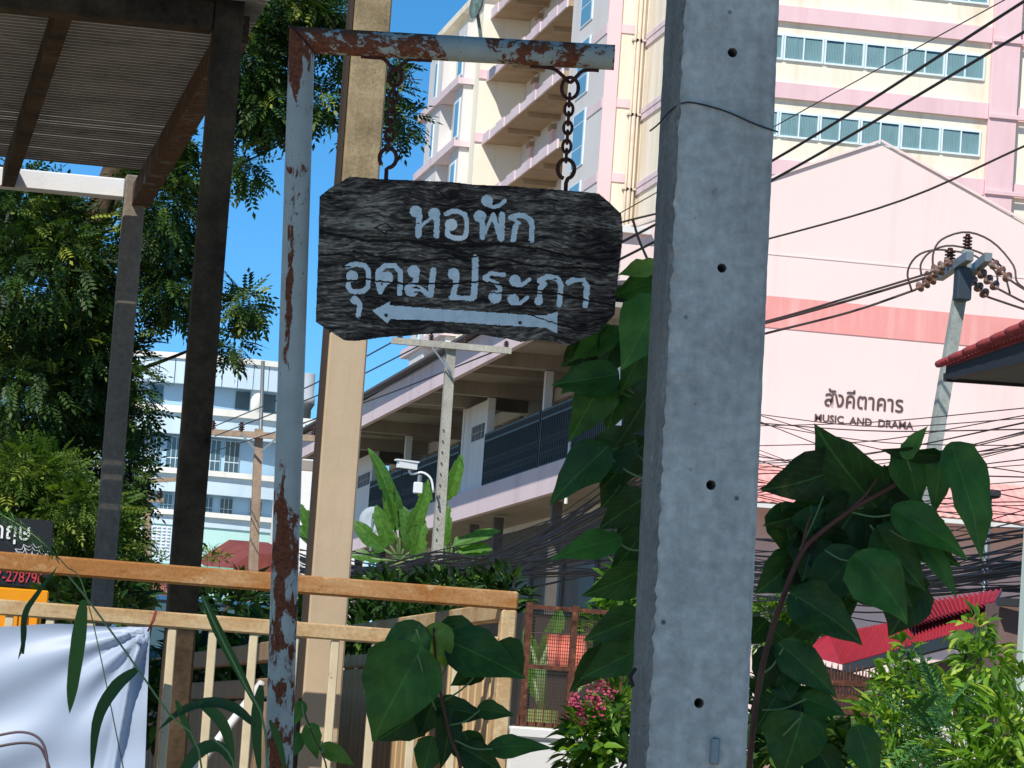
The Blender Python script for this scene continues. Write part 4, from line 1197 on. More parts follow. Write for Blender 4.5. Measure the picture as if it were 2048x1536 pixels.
# ------------------------------------------------------------------ street advert, orange cart behind the gate (left)
M_blk = plain('black_board', '#16181c', .5)
M_wht = plain('white_print', '#ececea', .5)
M_red = plain('red_print', '#c23a40', .5)
DS = 24.0
ad = thing('advert_board', 'black street advert with white script, web drawing and red numbers', 'sign', PV(30, 1500, DS))
ya = PV(30, 1100, DS).y
a = on_y(-160, 1030, ya); b = on_y(97, 1180, ya)
m = MB(); m.bbox(a.x, b.x, ya, ya + .05, on_y(97, 1178, ya).z, on_y(97, 1041, ya).z, .005); m.build('panel', M_blk, ad)
for xx in (-140, 85):
    p = on_y(xx, 1300, ya); m = MB(); m.beam((p.x, ya + .08, 0), (p.x, ya + .08, on_y(90, 1171, ya).z + .1), .04, .04); m.build('leg', M_steel, ad)
o = on_y(62, 1081, ya - .01)
place_text('lettering', 'กฤษ', ad, o, (1, 0, 0), (0, 0, 1), .15, M_wht, .002, .0012, align='RIGHT', width=.24)
o = on_y(86, 1168, ya - .01)
place_text('lettering', '7-278796', ad, o, (1, 0, 0), (0, 0, 1), .10, M_red, .002, .0005, align='RIGHT', width=.30)
m = MB()
wc = on_y(62, 1132, ya - .008)
for k in range(7):
    an = math.pi * (.12 + .76 * k / 6); m.tube([wc, wc + Vector((math.cos(an) * .155, 0, math.sin(an) * .145))], .0018, 4)
for rr2 in (.05, .085, .12, .145):
    for k in range(6):
        pts = []
        for s in range(6):
            an = math.pi * (.12 + .76 * (k + s / 5) / 6); q = rr2 * (1 - .16 * math.sin(math.pi * s / 5)); pts.append(wc + Vector((math.cos(an) * q, 0, math.sin(an) * q)))
        m.tube(pts, .0018, 4)
m.build('web_drawing', M_wht, ad)
M_org = paint('orange_panel', '#f09a12', .05, 3, '#c46a10', .3, .5)
ct = thing('vendor_cart', 'orange vendor cart with ribbed side behind the gate', 'cart', PV(30, 1500, 21))
yc = PV(30, 1200, 21).y; a = on_y(-150, 1181, yc); b = on_y(78, 1290, yc)
m = MB(); m.bbox(a.x, b.x, yc, yc + .8, .5, a.z + .03, .015); m.build('box', M_org, ct)
m = MB(); m.bbox(a.x - .02, b.x + .03, yc - .02, yc - .002, a.z - .06, a.z + .05, .01); m.build('top_trim', M_org, ct)
for i in range(9):
    x_ = b.x - .02 - i * .055; m = MB(); m.bbox(x_ - .02, x_, yc - .015, yc - .002, .55, on_y(40, 1222, yc).z, .004); m.build('rib', M_org, ct)
m = MB(); m.box(b.x - .05, b.x - .038, yc - .012, yc - .0015, on_y(40, 1222, yc).z + .01, a.z - .07); m.build('edge_line', M_red, ct)
for xx in (a.x + .2, b.x - .2):
    m = MB(); m.lathe((xx, yc - .05, .3), (0, 1, 0), [(0, .1), (.01, .3), (.06, .3), (.07, .1)], 20); m.build('wheel', M_blk, ct, True)
# parked car seen between the gate rails
pc = thing('parked_car', 'dark car with a curved windscreen glimpsed between the gate rails', 'car', (PV(490, 1400, 27).x, PV(490, 1400, 27).y, 0))
q = PV(490, 1182, 27); cx, cy, ht = q.x, q.y, q.z
ht = 1.55 if ht < 1.3 else ht
M_carp = plain('dark_car_paint', '#22282b', .25, 0, .6)
prof = [(-2.1, .35), (-2.1, .85), (-1.3, ht - .55), (-.75, ht - .06), (0, ht), (1.0, ht - .04), (1.9, ht - .5), (2.1, .9), (2.1, .35)]
vs = []; n = len(prof)
for sx, inset in ((-.82, .0), (-.7, 1), (.7, 1), (.82, 0)):
    for (yy, zz) in prof: vs.append((cx + sx, cy + yy + 2.1, zz if inset else min(zz, ht - .52)))
fs = [tuple(range(n)), tuple(range(4 * n - 1, 3 * n - 1, -1))]
for s in range(3):
    for i in range(n): fs.append((s * n + i, s * n + (i + 1) % n, (s + 1) * n + (i + 1) % n, (s + 1) * n + i))
m = MB(); m.add(vs, fs); fix_normals(m.build('body', M_carp, pc))
m = MB(); m.prism([(cx - .6, cy + .78, ht - .53), (cx + .6, cy + .78, ht - .53), (cx + .52, cy + 1.30, ht - .1), (cx - .52, cy + 1.30, ht - .1)], (0, -.012, .012)); fix_normals(m.build('windscreen', M_dkglass, pc))
for sx in (-1, 1):
    m = MB(); m.lathe((cx + sx * .62, cy + .02, .72), (0, -1, .1), [(0, .1), (.03, .09), (.05, .03)], 12); m.build('headlight', M_cam, pc, True)
    for yy in (.75, 3.4):
        m = MB(); m.lathe((cx + sx * .84, cy + yy, .32), (sx, 0, 0), [(-.16, .2), (-.15, .32), (0, .32), (.02, .2)], 18); m.build('wheel', M_blk, pc, True)
m = MB(); m.prism([(cx - .02, cy + .72, ht - .56), (cx + .55, cy + .72, ht - .5), (cx + .55, cy + .72, ht - .48), (cx - .02, cy + .72, ht - .54)], (0, .01, 0)); m.build('wiper', M_blk, pc)
# ------------------------------------------------------------------ open roof with posts (upper left)
M_dkwood = concrete('shaded_weathered_post', '#5f4f3c', '#1d1713', 4, .6, pits=False)  # weathered brown, darkened to carry the shade on post and beam
M_taup = concrete('taupe_post', '#8d8276', '#776d62', 3, .3, pits=False)
M_sheet = paint('roof_sheet_underside', '#8b8783', .2, 3, '#4a443f', .7, .85, 30, .3, streak=False)
M_whbeam = paint('white_beam', '#e8e8e8', .05, 3, '#b5b2ac', .3, .7)
M_rust2 = rusty('rusty_rafter', '#5a5048', '#5d4434', '#241a15', .42)
car = thing('open_roof', 'open sheet roof on square posts at the upper left', 'roof', PV(300, 1500, 14))
Yd = PV(420, 700, 13.2).y; Yl = PV(235, 700, 17.3).y
xd = on_y(412, 600, Yd).x
def post(name, x, Y, w, mat, ztop):
    m = MB(); m.bbox(x - w / 2, x + w / 2, Y - w / 2, Y + w / 2, 0, ztop, .008); return m.build(name, mat, car)
zr = on_y(400, 62, Yd).z
post('post', xd, Yd, .104, M_dkwood, zr + .35)
xl = on_y(252, 600, Yl).x
post('post', xl, Yl, .098, M_taup, on_y(262, 352, Yl).z)
m = MB(); m.bbox(-9, xd - .055, Yd - .05, Yd + .05, zr, zr + .105, .006); m.build('front_beam', M_dkwood, car)
zl_ = on_y(200, 392, Yl).z
m = MB(); m.bbox(-9, xl - .05, Yl - .05, Yl + .05, zl_ - .005, zl_ + .085, .006); m.build('rear_beam', M_whbeam, car)
zs0, zs1 = zr + .112, zl_ + .105
def rafter(xr_, w, zoff, mat):
    m = MB(); m.beam((xr_, Yd + .055, zs0 - .05 + zoff), (xr_, Yl + .02, zs1 - .06 + zoff), w, .1); return m.build('rafter', mat, car)
rafter(xl + .03, .085, -.03, M_rust2)
rafter(on_y(128, 60, Yd).x, .06, 0, M_dkwood)
rafter(on_y(128, 60, Yd).x - 1.3, .06, 0, M_dkwood)
# ribbed sheets; a few laps stand open so that daylight shows
n = 66; vs = []; fs = []
ys = [Yd - .12 + (Yl - .10 - Yd) * i / n for i in range(n + 1)]
gaps = {46, 48, 49, 54, 60}
for i in range(n):
    f0 = i / n; z0 = zs0 + (zs1 - zs0) * f0
    g = .005 if i in gaps else 0
    q = [(-9, ys[i] + g, z0), (xl + .12 - .0, ys[i] + g, z0), (xl + .12, ys[i] + (ys[i + 1] - ys[i]) * .5, z0 + .022), (-9, ys[i] + (ys[i + 1] - ys[i]) * .5, z0 + .022), (-9, ys[i + 1], z0), (xl + .12, ys[i + 1], z0)]
    b = len(vs); vs += q; fs += [(b, b + 1, b + 2, b + 3), (b + 3, b + 2, b + 5, b + 4)]
m = MB(); m.add(vs, fs); m.build('roof_sheet', M_sheet, car)
# added sheet, unseen above the picture, skewed along the sun to shade the front post
n = 40; vs = []; fs = []
for i in range(n + 1):
    yy = Yd - 2.35 + 2.3 * i / n; xe = xd - .6 * (Yd - yy) / .9 + .13
    vs += [(-9, yy, zr + .42 + .03 * (i % 2)), (xe, yy, zr + .42 + .03 * (i % 2))]
m = MB(); m.add(vs, [(2 * i, 2 * i + 1, 2 * i + 3, 2 * i + 2) for i in range(n)]); m.build('added_shade_sheet', M_sheet, car)

# ------------------------------------------------------------------ square concrete post behind the gate
M_midp = concrete('tan_weathered_post', '#ae9c7b', '#75664f', 7, .5, pits=True, green='#857555')
M_midl = paint('beige_painted_post', '#bfa98c', .09, 2, '#957b5a', .6, .8, 20, .2)
M_dkedge = plain('dark_brown_edge', '#3a2d22', .8)
YP = PV(690, 900, 12.62).y
xa, xb = on_y(628 - .0, 1100, YP).x, on_y(705, 1100, YP).x
mp = thing('square_post', 'tall square tan concrete post behind the sign, with rail shadows low down', 'post', ((xa + xb) / 2, YP, 0))
zm = on_y(690, 665, YP).z
m = MB(); m.bbox(xa, xb, YP, YP + .12, 0, zm, .006); m.build('painted_base', M_midl, mp)
m = MB(); m.bbox(xa + .002, xb - .002, YP + .002, YP + .118, zm + .001, 5.2, .006); m.build('shaft', M_midp, mp)
m = MB(); m.box(xa - .012, xa - .001, YP + .02, YP + .11, 0, 5.2); m.build('edge_strip', M_dkedge, mp)

# ------------------------------------------------------------------ gate
M_gate = gate_mat('gate_paint', '#c6a57a', '#a06c3a', .24, .54)
M_gate2 = gate_mat('gate_paint_paler', '#cdb890', '#a87844', .36, .70)
M_gbar = rusty('gate_bar_paint', '#dcc9a4', '#a87342', '#7a4a28', .72, 5)
M_slat = paint('beige_slat', '#d3b284', .06, 3, '#a3845c', .45, .75, 20, .15)
YG = YP - .36
gate = thing('sliding_gate', 'rusty beige steel gate with two top rails and upright bars', 'gate', PV(500, 1536, 12.2))
gx1 = on_y(1034, 1200, YG).x; gx0 = on_y(-60, 1110, YG).x
zc = on_y(500, 1161, YG).z; hh = 37 / FPX * 12.2 / 2
z2 = on_y(500, 1252, YG).z; h2 = 31 / FPX * 12.2 / 2
m = MB(); m.bbox(gx0, gx1, YG - .03, YG + .03, zc - hh, zc + hh, .006); m.build('top_rail', M_gate, gate)
pw = .052
m = MB(); m.bbox(gx1 - pw, gx1 - .001, YG - .028, YG + .028, .05, zc - hh - .001, .006); m.build('corner_post', M_gate2, gate)
m = MB(); m.bbox(gx0, gx1 - pw - .002, YG - .022, YG + .022, z2 - h2, z2 + h2, .005); m.build('rail', M_gate2, gate)
m = MB(); m.bbox(gx0, gx1 - pw - .002, YG - .022, YG + .022, .25, .31, .005); m.build('rail', M_gate2, gate)
bw = 17 / FPX * 12.2
for i in range(-8, 13):
    xx = 421 + i * 82.0
    p = on_y(xx, 1330, YG)
    if p.x > gx1 - .1: continue
    m = MB(); m.bbox(p.x - bw / 2, p.x + bw / 2, YG - .012, YG + .012, .311, z2 - h2 - .001, .003); m.build('bar', M_gbar, gate)
# return panel running back from the corner
YE = YG + 4.3; xs1 = gx1 - .05
m = MB(); m.bbox(xs1, xs1 + .045, YG + .031, YE, zc - hh - .035, zc + hh - .035, .005); m.build('return_top_rail', M_gate2, gate)
m = MB(); m.bbox(xs1, xs1 + .04, YG + .031, YE, z2 - h2 - .012, z2 + h2 - .012, .005); m.build('return_rail', M_gate2, gate)
nsl = 30
for i in range(nsl):
    y0 = YG + .05 + (YE - YG - .05) * i / nsl; dy = (YE - YG) / nsl
    m = MB(); m.bbox(xs1 + .012, xs1 + .03, y0, y0 + dy * .80, .3, z2 - h2 - .02, .004); m.build('slat', M_slat, gate)
# second gate leaf at the left, running back
YA = PV(540, 1300, 12.9).y
xg2 = on_y(560, 1300, YA).x
M_bw = paint('brown_board', '#9c8062', .14, 3, '#5f4a34', .5, .85, 15, .3)
g2 = thing('board_gate', 'brown board gate running back behind the steel bars', 'gate', (xg2, YA, 0))
zz1 = on_y(534, 1297, YA).z
for zz in (zz1, zz1 - .13):
    m = MB(); m.bbox(xg2, xg2 + .05, YA, YA + 5.2, zz - .035, zz + .035, .005); m.build('rail', M_bw, g2)
for i in range(26):
    y0 = YA + i * .2; m = MB(); m.bbox(xg2 + .008, xg2 + .03, y0, y0 + .175, .2, zz1 - .17 - .004 * (i % 3), .004); m.build('board', M_bw, g2)
pl = thing('leaning_pipe', 'white plastic pipe leaning behind the gate bars', 'pipe', PV(380, 1560, 13.0))
m = MB(); m.tube([PV(370, 1566, 12.75), PV(524, 1366, 12.95)], .015, 10); m.build('pipe', M_cam, pl, True)

# ------------------------------------------------------------------ white banner tied to the gate
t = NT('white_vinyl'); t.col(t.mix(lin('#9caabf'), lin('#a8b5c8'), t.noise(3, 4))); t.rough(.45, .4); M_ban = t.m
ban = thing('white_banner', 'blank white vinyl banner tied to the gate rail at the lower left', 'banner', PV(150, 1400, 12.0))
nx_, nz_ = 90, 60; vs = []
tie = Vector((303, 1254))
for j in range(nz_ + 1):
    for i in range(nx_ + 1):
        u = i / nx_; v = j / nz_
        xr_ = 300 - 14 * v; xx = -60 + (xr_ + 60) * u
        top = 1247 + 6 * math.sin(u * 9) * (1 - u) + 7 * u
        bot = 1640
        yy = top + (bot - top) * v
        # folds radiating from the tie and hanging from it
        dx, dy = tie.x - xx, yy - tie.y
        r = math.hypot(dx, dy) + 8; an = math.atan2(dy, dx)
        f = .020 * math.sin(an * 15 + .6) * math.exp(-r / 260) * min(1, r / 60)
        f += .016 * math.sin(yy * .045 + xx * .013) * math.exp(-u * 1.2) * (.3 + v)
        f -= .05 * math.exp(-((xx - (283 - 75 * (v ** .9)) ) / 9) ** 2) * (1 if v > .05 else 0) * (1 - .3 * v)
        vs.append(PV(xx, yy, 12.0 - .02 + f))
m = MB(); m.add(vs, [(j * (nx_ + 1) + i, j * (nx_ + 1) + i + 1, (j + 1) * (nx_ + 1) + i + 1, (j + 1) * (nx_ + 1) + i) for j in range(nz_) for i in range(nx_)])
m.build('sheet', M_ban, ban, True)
m = MB(); m.tube(catmull([PV(296, 1262, 11.95), PV(303, 1246, 11.93), PV(312, 1222, 11.95), PV(308, 1240, 11.92), PV(300, 1252, 11.93)], 12), .0035, 6); m.build('tie_string', plain('red_brown_string', '#7c2f28', .8), ban, True)
hz = thing('loose_wires', 'two thick brown wires looping in front of the banner', 'wire', PV(60, 1540, 11))
for off in (0, 1):
    pts = [(-20, 1474 + 22 * off, 11), (40, 1464 + 22 * off, 11), (76, 1475 + 16 * off, 11), (92, 1505 + 12 * off, 11), (96 + 10 * off, 1560, 11)]
    cable_mesh(pts, .0045, 20, 6).build('strand', plain('purple_brown_wire', '#5a4a54', .6) if off == 0 else M_wire, hz, True)

# ------------------------------------------------------------------ near concrete pole
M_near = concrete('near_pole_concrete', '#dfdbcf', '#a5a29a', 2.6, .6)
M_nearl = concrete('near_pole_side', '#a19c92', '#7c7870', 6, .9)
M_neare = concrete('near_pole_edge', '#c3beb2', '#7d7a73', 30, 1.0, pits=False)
YN = PV(1430, 768, 7.7).y
lf_ = lambda y: on_y(1365 - 76 * y / 1536, y, YN)
rt_ = lambda y: on_y(1561 - 67 * y / 1536, y, YN)
np_ = thing('utility_pole', 'large near grey concrete pole with a row of bolt holes', 'utility pole', Vector(((lf_(1536).x + rt_(1536).x) / 2, YN, 0)))
zA, zB = 0.0, lf_(-90).z + .3
def xl_of(z):
    a, b = lf_(0), lf_(1536); return b.x + (a.x - b.x) * (z - b.z) / (a.z - b.z)
def xr_of(z):
    a, b = rt_(0), rt_(1536); return b.x + (a.x - b.x) * (z - b.z) / (a.z - b.z)
nseg = 260; ring = []; vs = []; fs = []
dep = .172; K = 10
for i in range(nseg + 1):
    z = zA + (zB - zA) * i / nseg
    a, b = xl_of(z), xr_of(z)
    j = lambda s, amp: amp * (mnoise.noise(Vector((s * 7.3, z * 38, s))) + .6 * mnoise.noise(Vector((s * 3.1, z * 110, s))))
    c = .011
    prof = [(a + c + j(1, .006), YN + j(2, .0015)), (a + c * .45 + j(3, .006), YN - .004 + j(4, .004)), (a + j(5, .005), YN + c * .9 + j(6, .005)),
            (a + j(7, .001), YN + .05), (a + j(8, .001), YN + dep - c), (a + c, YN + dep), (b - c, YN + dep), (b, YN + dep - c),
            (b + j(9, .0012), YN + c), (b - c + j(10, .0012), YN)]
    vs += [(x, y, z) for x, y in prof]
for i in range(nseg):
    for k in range(K):
        k2 = (k + 1) % K; fs.append((i * K + k, i * K + k2, (i + 1) * K + k2, (i + 1) * K + k))
fs.append(tuple(range(K - 1, -1, -1))); fs.append(tuple(nseg * K + k for k in range(K)))
m = MB(); m.add(vs, fs); shaft = fix_normals(m.build('shaft', M_near, np_, False))
cut = MB()
for (hx, hy, hr) in ((1465, 105, 10), (1444, 536, 9.5), (1422, 970, 10), (1398, 1406, 10)):
    p = on_y(hx, hy, YN); rr_m = hr / FPX * 7.8
    cut.tube([(p.x, YN - .1, p.z), (p.x, YN + .14, p.z)], rr_m, 20)
    cut_last = p
for (hx, hy, hr) in ((1303, 915, 5),):
    p = on_y(hx, hy, YN + .06); cut.tube([(p.x - .1, YN + .08, p.z), (p.x + .04, YN + .08, p.z)], .006, 10)
co_ = fix_normals(cut.build('cutter', M_dark, np_))
mod = shaft.modifiers.new('holes', 'BOOLEAN'); mod.operation = 'DIFFERENCE'; mod.object = co_; mod.solver = 'EXACT'
dg = bpy.context.evaluated_depsgraph_get(); dg.update()
me2 = bpy.data.meshes.new_from_object(shaft.evaluated_get(dg))
shaft.modifiers.clear()
if len(me2.polygons) > 500: shaft.data = me2
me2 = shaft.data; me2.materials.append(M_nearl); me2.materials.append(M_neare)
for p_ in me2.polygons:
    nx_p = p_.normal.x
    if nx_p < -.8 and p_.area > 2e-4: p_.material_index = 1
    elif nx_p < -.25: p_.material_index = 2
bpy.data.objects.remove(co_)
m = MB()
wp = [(1300, 262, -.0), (1318, 247, 0), (1340, 222, 0), (1364, 207, 0), (1390, 206, 0), (1450, 222, 0), (1510, 248, 0), (1556, 264, 0)]
pts = []
for (x, y, _) in wp:
    Yw = YN - .005 if x > 1362 else YN - .004 + (1364 - x) / 64 * .15
    pts.append(on_y(x, y, Yw))
m.tube(catmull(pts, 30), .0018, 6); m.build('tie_wire', plain('dark_wire', '#2b2f33', .6), np_, True)
q = on_y(1430, 1500, YN - .006); m = MB(); m.bbox(q.x - .009, q.x + .009, YN - .012, YN - .001, q.z - .03, q.z + .025, .003); m.build('clip', M_steel, np_)
q = on_y(1270, 1354, YN + .06); m = MB(); m.tube([(q.x - .004, YN + .055, q.z - .02), (q.x - .012, YN + .052, q.z), (q.x - .002, YN + .05, q.z + .018)], .004, 6); m.build('rebar_stub', plain('rebar', '#2a2523', .8), np_)

# ------------------------------------------------------------------ sign frame, chains, board
M_pipe = rusty('sign_pipe_paint', '#bcbdb2', '#84492f', '#45241a', .50, 48, (1, 1, .4), attr='rust')
M_pipe2 = rusty('sign_arm_paint', '#b9bbae', '#8a4e33', '#4a281c', .47, 60, (.7, 1, 1), attr='rust')
M_rchain = rusty('rusty_chain', '#4b3a36', '#573029', '#2a1a18', .35, 40)
DG = 8.2
frame = thing('pipe_signpost', 'rust flecked pale blue pipe post with a horizontal arm holding the board', 'signpost', upright(604, 78, 557, 1536, DG)[1])
cor = PV(604, 80, DG); bot = upright(604, 80, 557, 1536, DG)[1]; end = PV(1227, 115, DG)
t1 = (cor - bot).normalized(); t2 = (end - cor).normalized()
u = (t2 - t1 * t2.dot(t1)).normalized(); w = t1.cross(u)
def mitre(name, a, c, t, mat, r0, r1, first, ns=32, nl=150):
    vs = []; fs = []
    for i in range(nl + 1):
        f = i / nl
        for k in range(ns):
            an = 2 * math.pi * k / ns
            o = u * math.cos(an) + w * math.sin(an)
            s = -(o.dot(t2)) / (1 + t1.dot(t2))
            joint = cor + (o + t1 * s) * r0            # ring in the mitre plane
            if first:
                p = bot + o * r1; q = joint
            else:
                q = joint; rel = joint - cor; perp = rel - t2 * rel.dot(t2); p = end + perp * (r1 / r0)
            v = p.lerp(q, f)
            vs.append(v)
    for i in range(nl):
        for k in range(ns):
            k2 = (k + 1) % ns; fs.append((i * ns + k, i * ns + k2, (i + 1) * ns + k2, (i + 1) * ns + k))
    m = MB(); m.add(vs, fs)
    ob = fix_normals(m.build(name, mat, frame, True))
    bias = []
    for i in range(nl + 1):
        f = i / nl
        for k in range(ns):
            an = 2 * math.pi * k / ns; o = u * math.cos(an) + w * math.sin(an)
            if first:
                zz = vs[i * ns + k].z; y_ = 80 + (cor.z - zz) / (cor.z - PV(557, 1536, DG).z) * 1456
                side = o.dot(Rv)
                b = -.20 + .36 * math.exp(-((side + .28) / .30) ** 2) * (.55 + .45 * math.sin(y_ * .012 + 1)) + .34 * math.exp(-max(0, y_ - 80) / 60)
                if y_ > 900: b += .16 * min(1, (y_ - 900) / 300)
                if 330 < y_ < 430 or 1010 < y_ < 1150: b += .08
            else:
                x_ = 1227 + (604 - 1227) * f
                b = -.16 + .20 * (630 < x_ < 885) + .18 * (975 < x_ < 1150) + .10 * (1150 < x_) + .4 * math.exp(-max(0, x_ - 604) / 30)
                b += .10 * o.dot(Uv) - .05
                if o.dot(Uv) < -.6: b += .1
            bias.append(b)
    at_ = ob.data.attributes.new('rust', 'FLOAT', 'POINT'); at_.data.foreach_set('value', bias)
    return ob
rp = 53 / FPX * DG / 2
mitre('post', bot, cor, t1, M_pipe, rp, rp * 1.08, True)
mitre('arm', cor, end, t2, M_pipe2, rp, rp * .97, False)
# open pipe end: thick rim and dark bore
m = MB(); m.lathe(end, t2, [(-.004, rp * .96), (.0, rp * .985), (.002, rp * .98), (.002, rp * .87), (-.05, rp * .86)], 24); m.build('end_rim', M_pipe2, frame, True)
# weld bead at the mitre
pts = []
for k in range(25):
    an = 2 * math.pi * k / 24; o = u * math.cos(an) + w * math.sin(an); s = -(o.dot(t2)) / (1 + t1.dot(t2)); pts.append(cor + (o + t1 * s) * rp * 1.005)
m = MB(); m.tube(pts, .0032, 6, cap=False); m.build('weld', M_rchain, frame, True)
for pp in ([(722, 113), (745, 115), (766, 117), (780, 131), (790, 141), (800, 133), (816, 120), (840, 120), (864, 121)],
           [(1060, 132), (1085, 134), (1108, 138), (1126, 152), (1140, 165), (1152, 154), (1165, 142), (1182, 140), (1198, 141)]):
    m = MB(); m.tube(catmull([PV(x, y, DG) for x, y in pp], 26), .0042, 8); m.build('hanger', M_rchain, frame, True)
def link(c, direc, L, W, r, flat, par, name='link'):
    """oval chain link; direc along the chain, flat True: seen broadside"""
    direc = Vector(direc).normalized()
    side = Rv if flat else Fv
    side = (Vector(side) - direc * Vector(side).dot(direc)).normalized()
    pts = []; n = 20
    for i in range(n + 1):
        a = 2 * math.pi * i / n
        pts.append(Vector(c) + direc * (math.cos(a) * L / 2) + side * (math.sin(a) * W / 2))
    m = MB(); m.tube(pts, r, 7, cap=False); return m.build(name, M_rchain, par, True)
mpp = DG / FPX
for (label, top, eye, shank, big) in (('left rusty chain with a closed pale link, hanging from the arm to the board', (792, 140), (776, 300), (772, 356), False),
                                      ('right rusty chain with a large oval top ring, hanging from the arm to the board', (1141, 158), (1132, 322), (1131, 384), True)):
    ch = thing('hanging_chain', label, 'chain', PV(top[0], top[1], DG), 'sign chains')
    a = PV(top[0], top[1], DG); b = PV(eye[0], eye[1], DG); d = b - a; L = d.length
    first = (44 if big else 36) * mpp
    c0 = a + d.normalized() * first * .42
    link(c0, d, first, (34 if big else 26) * mpp, .0042, True, ch)
    rest = L - first * .8; nl = 7; step = rest / nl
    for k in range(nl):
        c = a + d.normalized() * (first * .8 + step * (k + .42))
        link(c, d, step * 1.38, 17 * mpp, .0036, k % 2 == 1, ch)
    e = PV(eye[0], eye[1] + 16, DG)
    hook = thing('eye_hook', 'screw eye in the top edge of the board under the %s chain' % ('right' if big else 'left'), 'hook', PV(shank[0], shank[1], DG), 'screw eyes')
    m = MB(); pts = []
    dn = (PV(shank[0], shank[1], DG) - e).normalized(); sd_ = (Rv - dn * Rv.dot(dn)).normalized()
    n = 22; gap = .25 if big else .75
    for i in range(n + 1):
        an = -gap - (2 * math.pi - gap - .25) * i / n
        pts.append(e + sd_ * (math.sin(an) * 17 * mpp) + dn * (math.cos(an) * 20 * mpp))
    pts.append(PV(shank[0] + 1, shank[1] - 18, DG)); pts.append(PV(shank[0], shank[1] + 4, DG))
    m.tube(pts, .0046, 8); m.build('eye', M_rchain, hook, True)

# --- the board: outline, relief and painted script, traced in photo pixels
S5 = 2048 / 680.0
c5 = lambda x, y: (600 + x / S5, 330 + y / S5)
OUT = [(300, 70), (400, 78), (480, 85), (620, 90), (760, 96), (900, 102), (960, 108), (1040, 118), (1120, 122), (1250, 126), (1400, 138), (1550, 150), (1680, 160), (1800, 172), (1870, 232), (1935, 295), (1945, 420), (1930, 560), (1908, 740), (1895, 900), (1840, 960), (1790, 1010), (1700, 1050), (1620, 1085), (1580, 1078), (1540, 1065), (1430, 1050), (1330, 1066), (1250, 1046), (1170, 1036), (1100, 1022), (1020, 1018), (950, 1020), (880, 1012), (800, 1016), (720, 1020), (640, 1030), (560, 1032), (480, 1040), (400, 1052), (330, 1060), (265, 1055), (180, 1000), (95, 945), (100, 800), (106, 650), (112, 450), (118, 190), (180, 140), (250, 100)]
OUT = [c5(*p) for p in OUT]
STK = [  # (half width, [points]) in the enlarged tracing
 (31, [(697, 280), (699, 280)]), (16, [(718, 290), (717, 336), (713, 424)]), (8, [(722, 382), (745, 354), (790, 320)]), (31, [(808, 293), (810, 293)]), (15, [(823, 315), (824, 356), (822, 426)]),
 (13, [(880, 295), (912, 280), (954, 280), (993, 300), (1004, 336), (1004, 398), (993, 434), (962, 443), (921, 437), (889, 422), (889, 389)]), (32, [(909, 361), (911, 361)]),
 (32, [(1082, 309), (1084, 309)]), (15, [(1098, 324), (1098, 381), (1099, 436)]), (9, [(1112, 412), (1160, 302)]), (13, [(1163, 300), (1208, 448)]), (16, [(1217, 300), (1215, 381), (1216, 442)]),
 (30, [(1126, 216), (1128, 216)]), (10, [(1127, 240), (1164, 254), (1206, 242), (1234, 214)]),
 (14, [(1268, 318), (1308, 304), (1349, 306), (1390, 332), (1398, 373), (1394, 456)]), (8, [(1270, 320), (1322, 351)]), (15, [(1302, 368), (1291, 398), (1286, 454)]),
 (13, [(285, 612), (330, 597), (390, 605), (414, 640), (410, 735), (380, 762), (312, 762), (292, 742), (292, 700)]), (30, [(313, 670), (317, 672)]),
 (22, [(329, 815), (332, 816)]), (14, [(345, 818), (362, 842), (352, 905)]),
 (14, [(484, 765), (467, 700), (472, 642), (512, 607), (570, 607), (604, 642), (606, 700), (600, 772)]), (35, [(520, 680), (522, 680)]), (11, [(525, 700), (488, 758)]),
 (32, [(684, 640), (686, 642)]), (14, [(700, 650), (698, 700), (682, 745)]), (38, [(672, 750), (676, 750)]), (13, [(690, 725), (740, 755), (775, 785)]), (16, [(803, 635), (796, 700), (786, 782)]),
 (30, [(924, 656), (926, 656)]), (15, [(944, 660), (938, 720), (922, 790)]), (14, [(912, 796), (1045, 804)]), (17, [(1056, 558), (1055, 700), (1046, 798)]),
 (11, [(1112, 676), (1152, 652), (1228, 662)]), (12, [(1112, 684), (1188, 716), (1206, 742), (1195, 795)]), (34, [(1174, 794), (1176, 796)]),
 (30, [(1294, 696), (1296, 698)]), (10, [(1305, 722), (1335, 724), (1383, 690)]), (30, [(1284, 810), (1286, 812)]), (10, [(1295, 832), (1325, 834), (1370, 798)]),
 (22, [(1436, 820), (1438, 820)]), (14, [(1442, 812), (1446, 745), (1474, 716), (1442, 698), (1490, 672), (1548, 682), (1572, 722), (1562, 842)]),
 (15, [(1617, 708), (1652, 690), (1702, 694), (1730, 732), (1719, 846)]),
]
ARROW = [(435, 878), (545, 820), (540, 845), (800, 865), (1100, 885), (1400, 905), (1480, 905), (1553, 885), (1550, 1015), (1480, 980), (1200, 965), (900, 945), (700, 932), (540, 930), (527, 955)]
CRK = [(5, [(110, 400), (250, 425), (400, 455), (560, 455), (650, 450), (740, 475), (830, 497), (960, 490), (1120, 470), (1300, 485), (1480, 510), (1600, 545), (1750, 560)]),
       (4, [(320, 520), (500, 555), (700, 582), (900, 562), (1080, 547), (1250, 570), (1370, 602), (1500, 612), (1700, 622), (1915, 637)]),
       (3.5, [(150, 702), (400, 690), (640, 716), (900, 716), (1100, 700), (1300, 742), (1500, 762), (1650, 792), (1900, 852)]),
       (2.5, [(110, 545), (220, 535), (330, 550)]), (2.5, [(1150, 770), (1400, 775), (1560, 775), (1640, 800)]), (2.2, [(1390, 905), (1560, 960), (1700, 985)]),
       (3, [(840, 160), (880, 200), (930, 205), (960, 180)]), (2, [(450, 380), (510, 350), (560, 380), (510, 410), (450, 380)])]
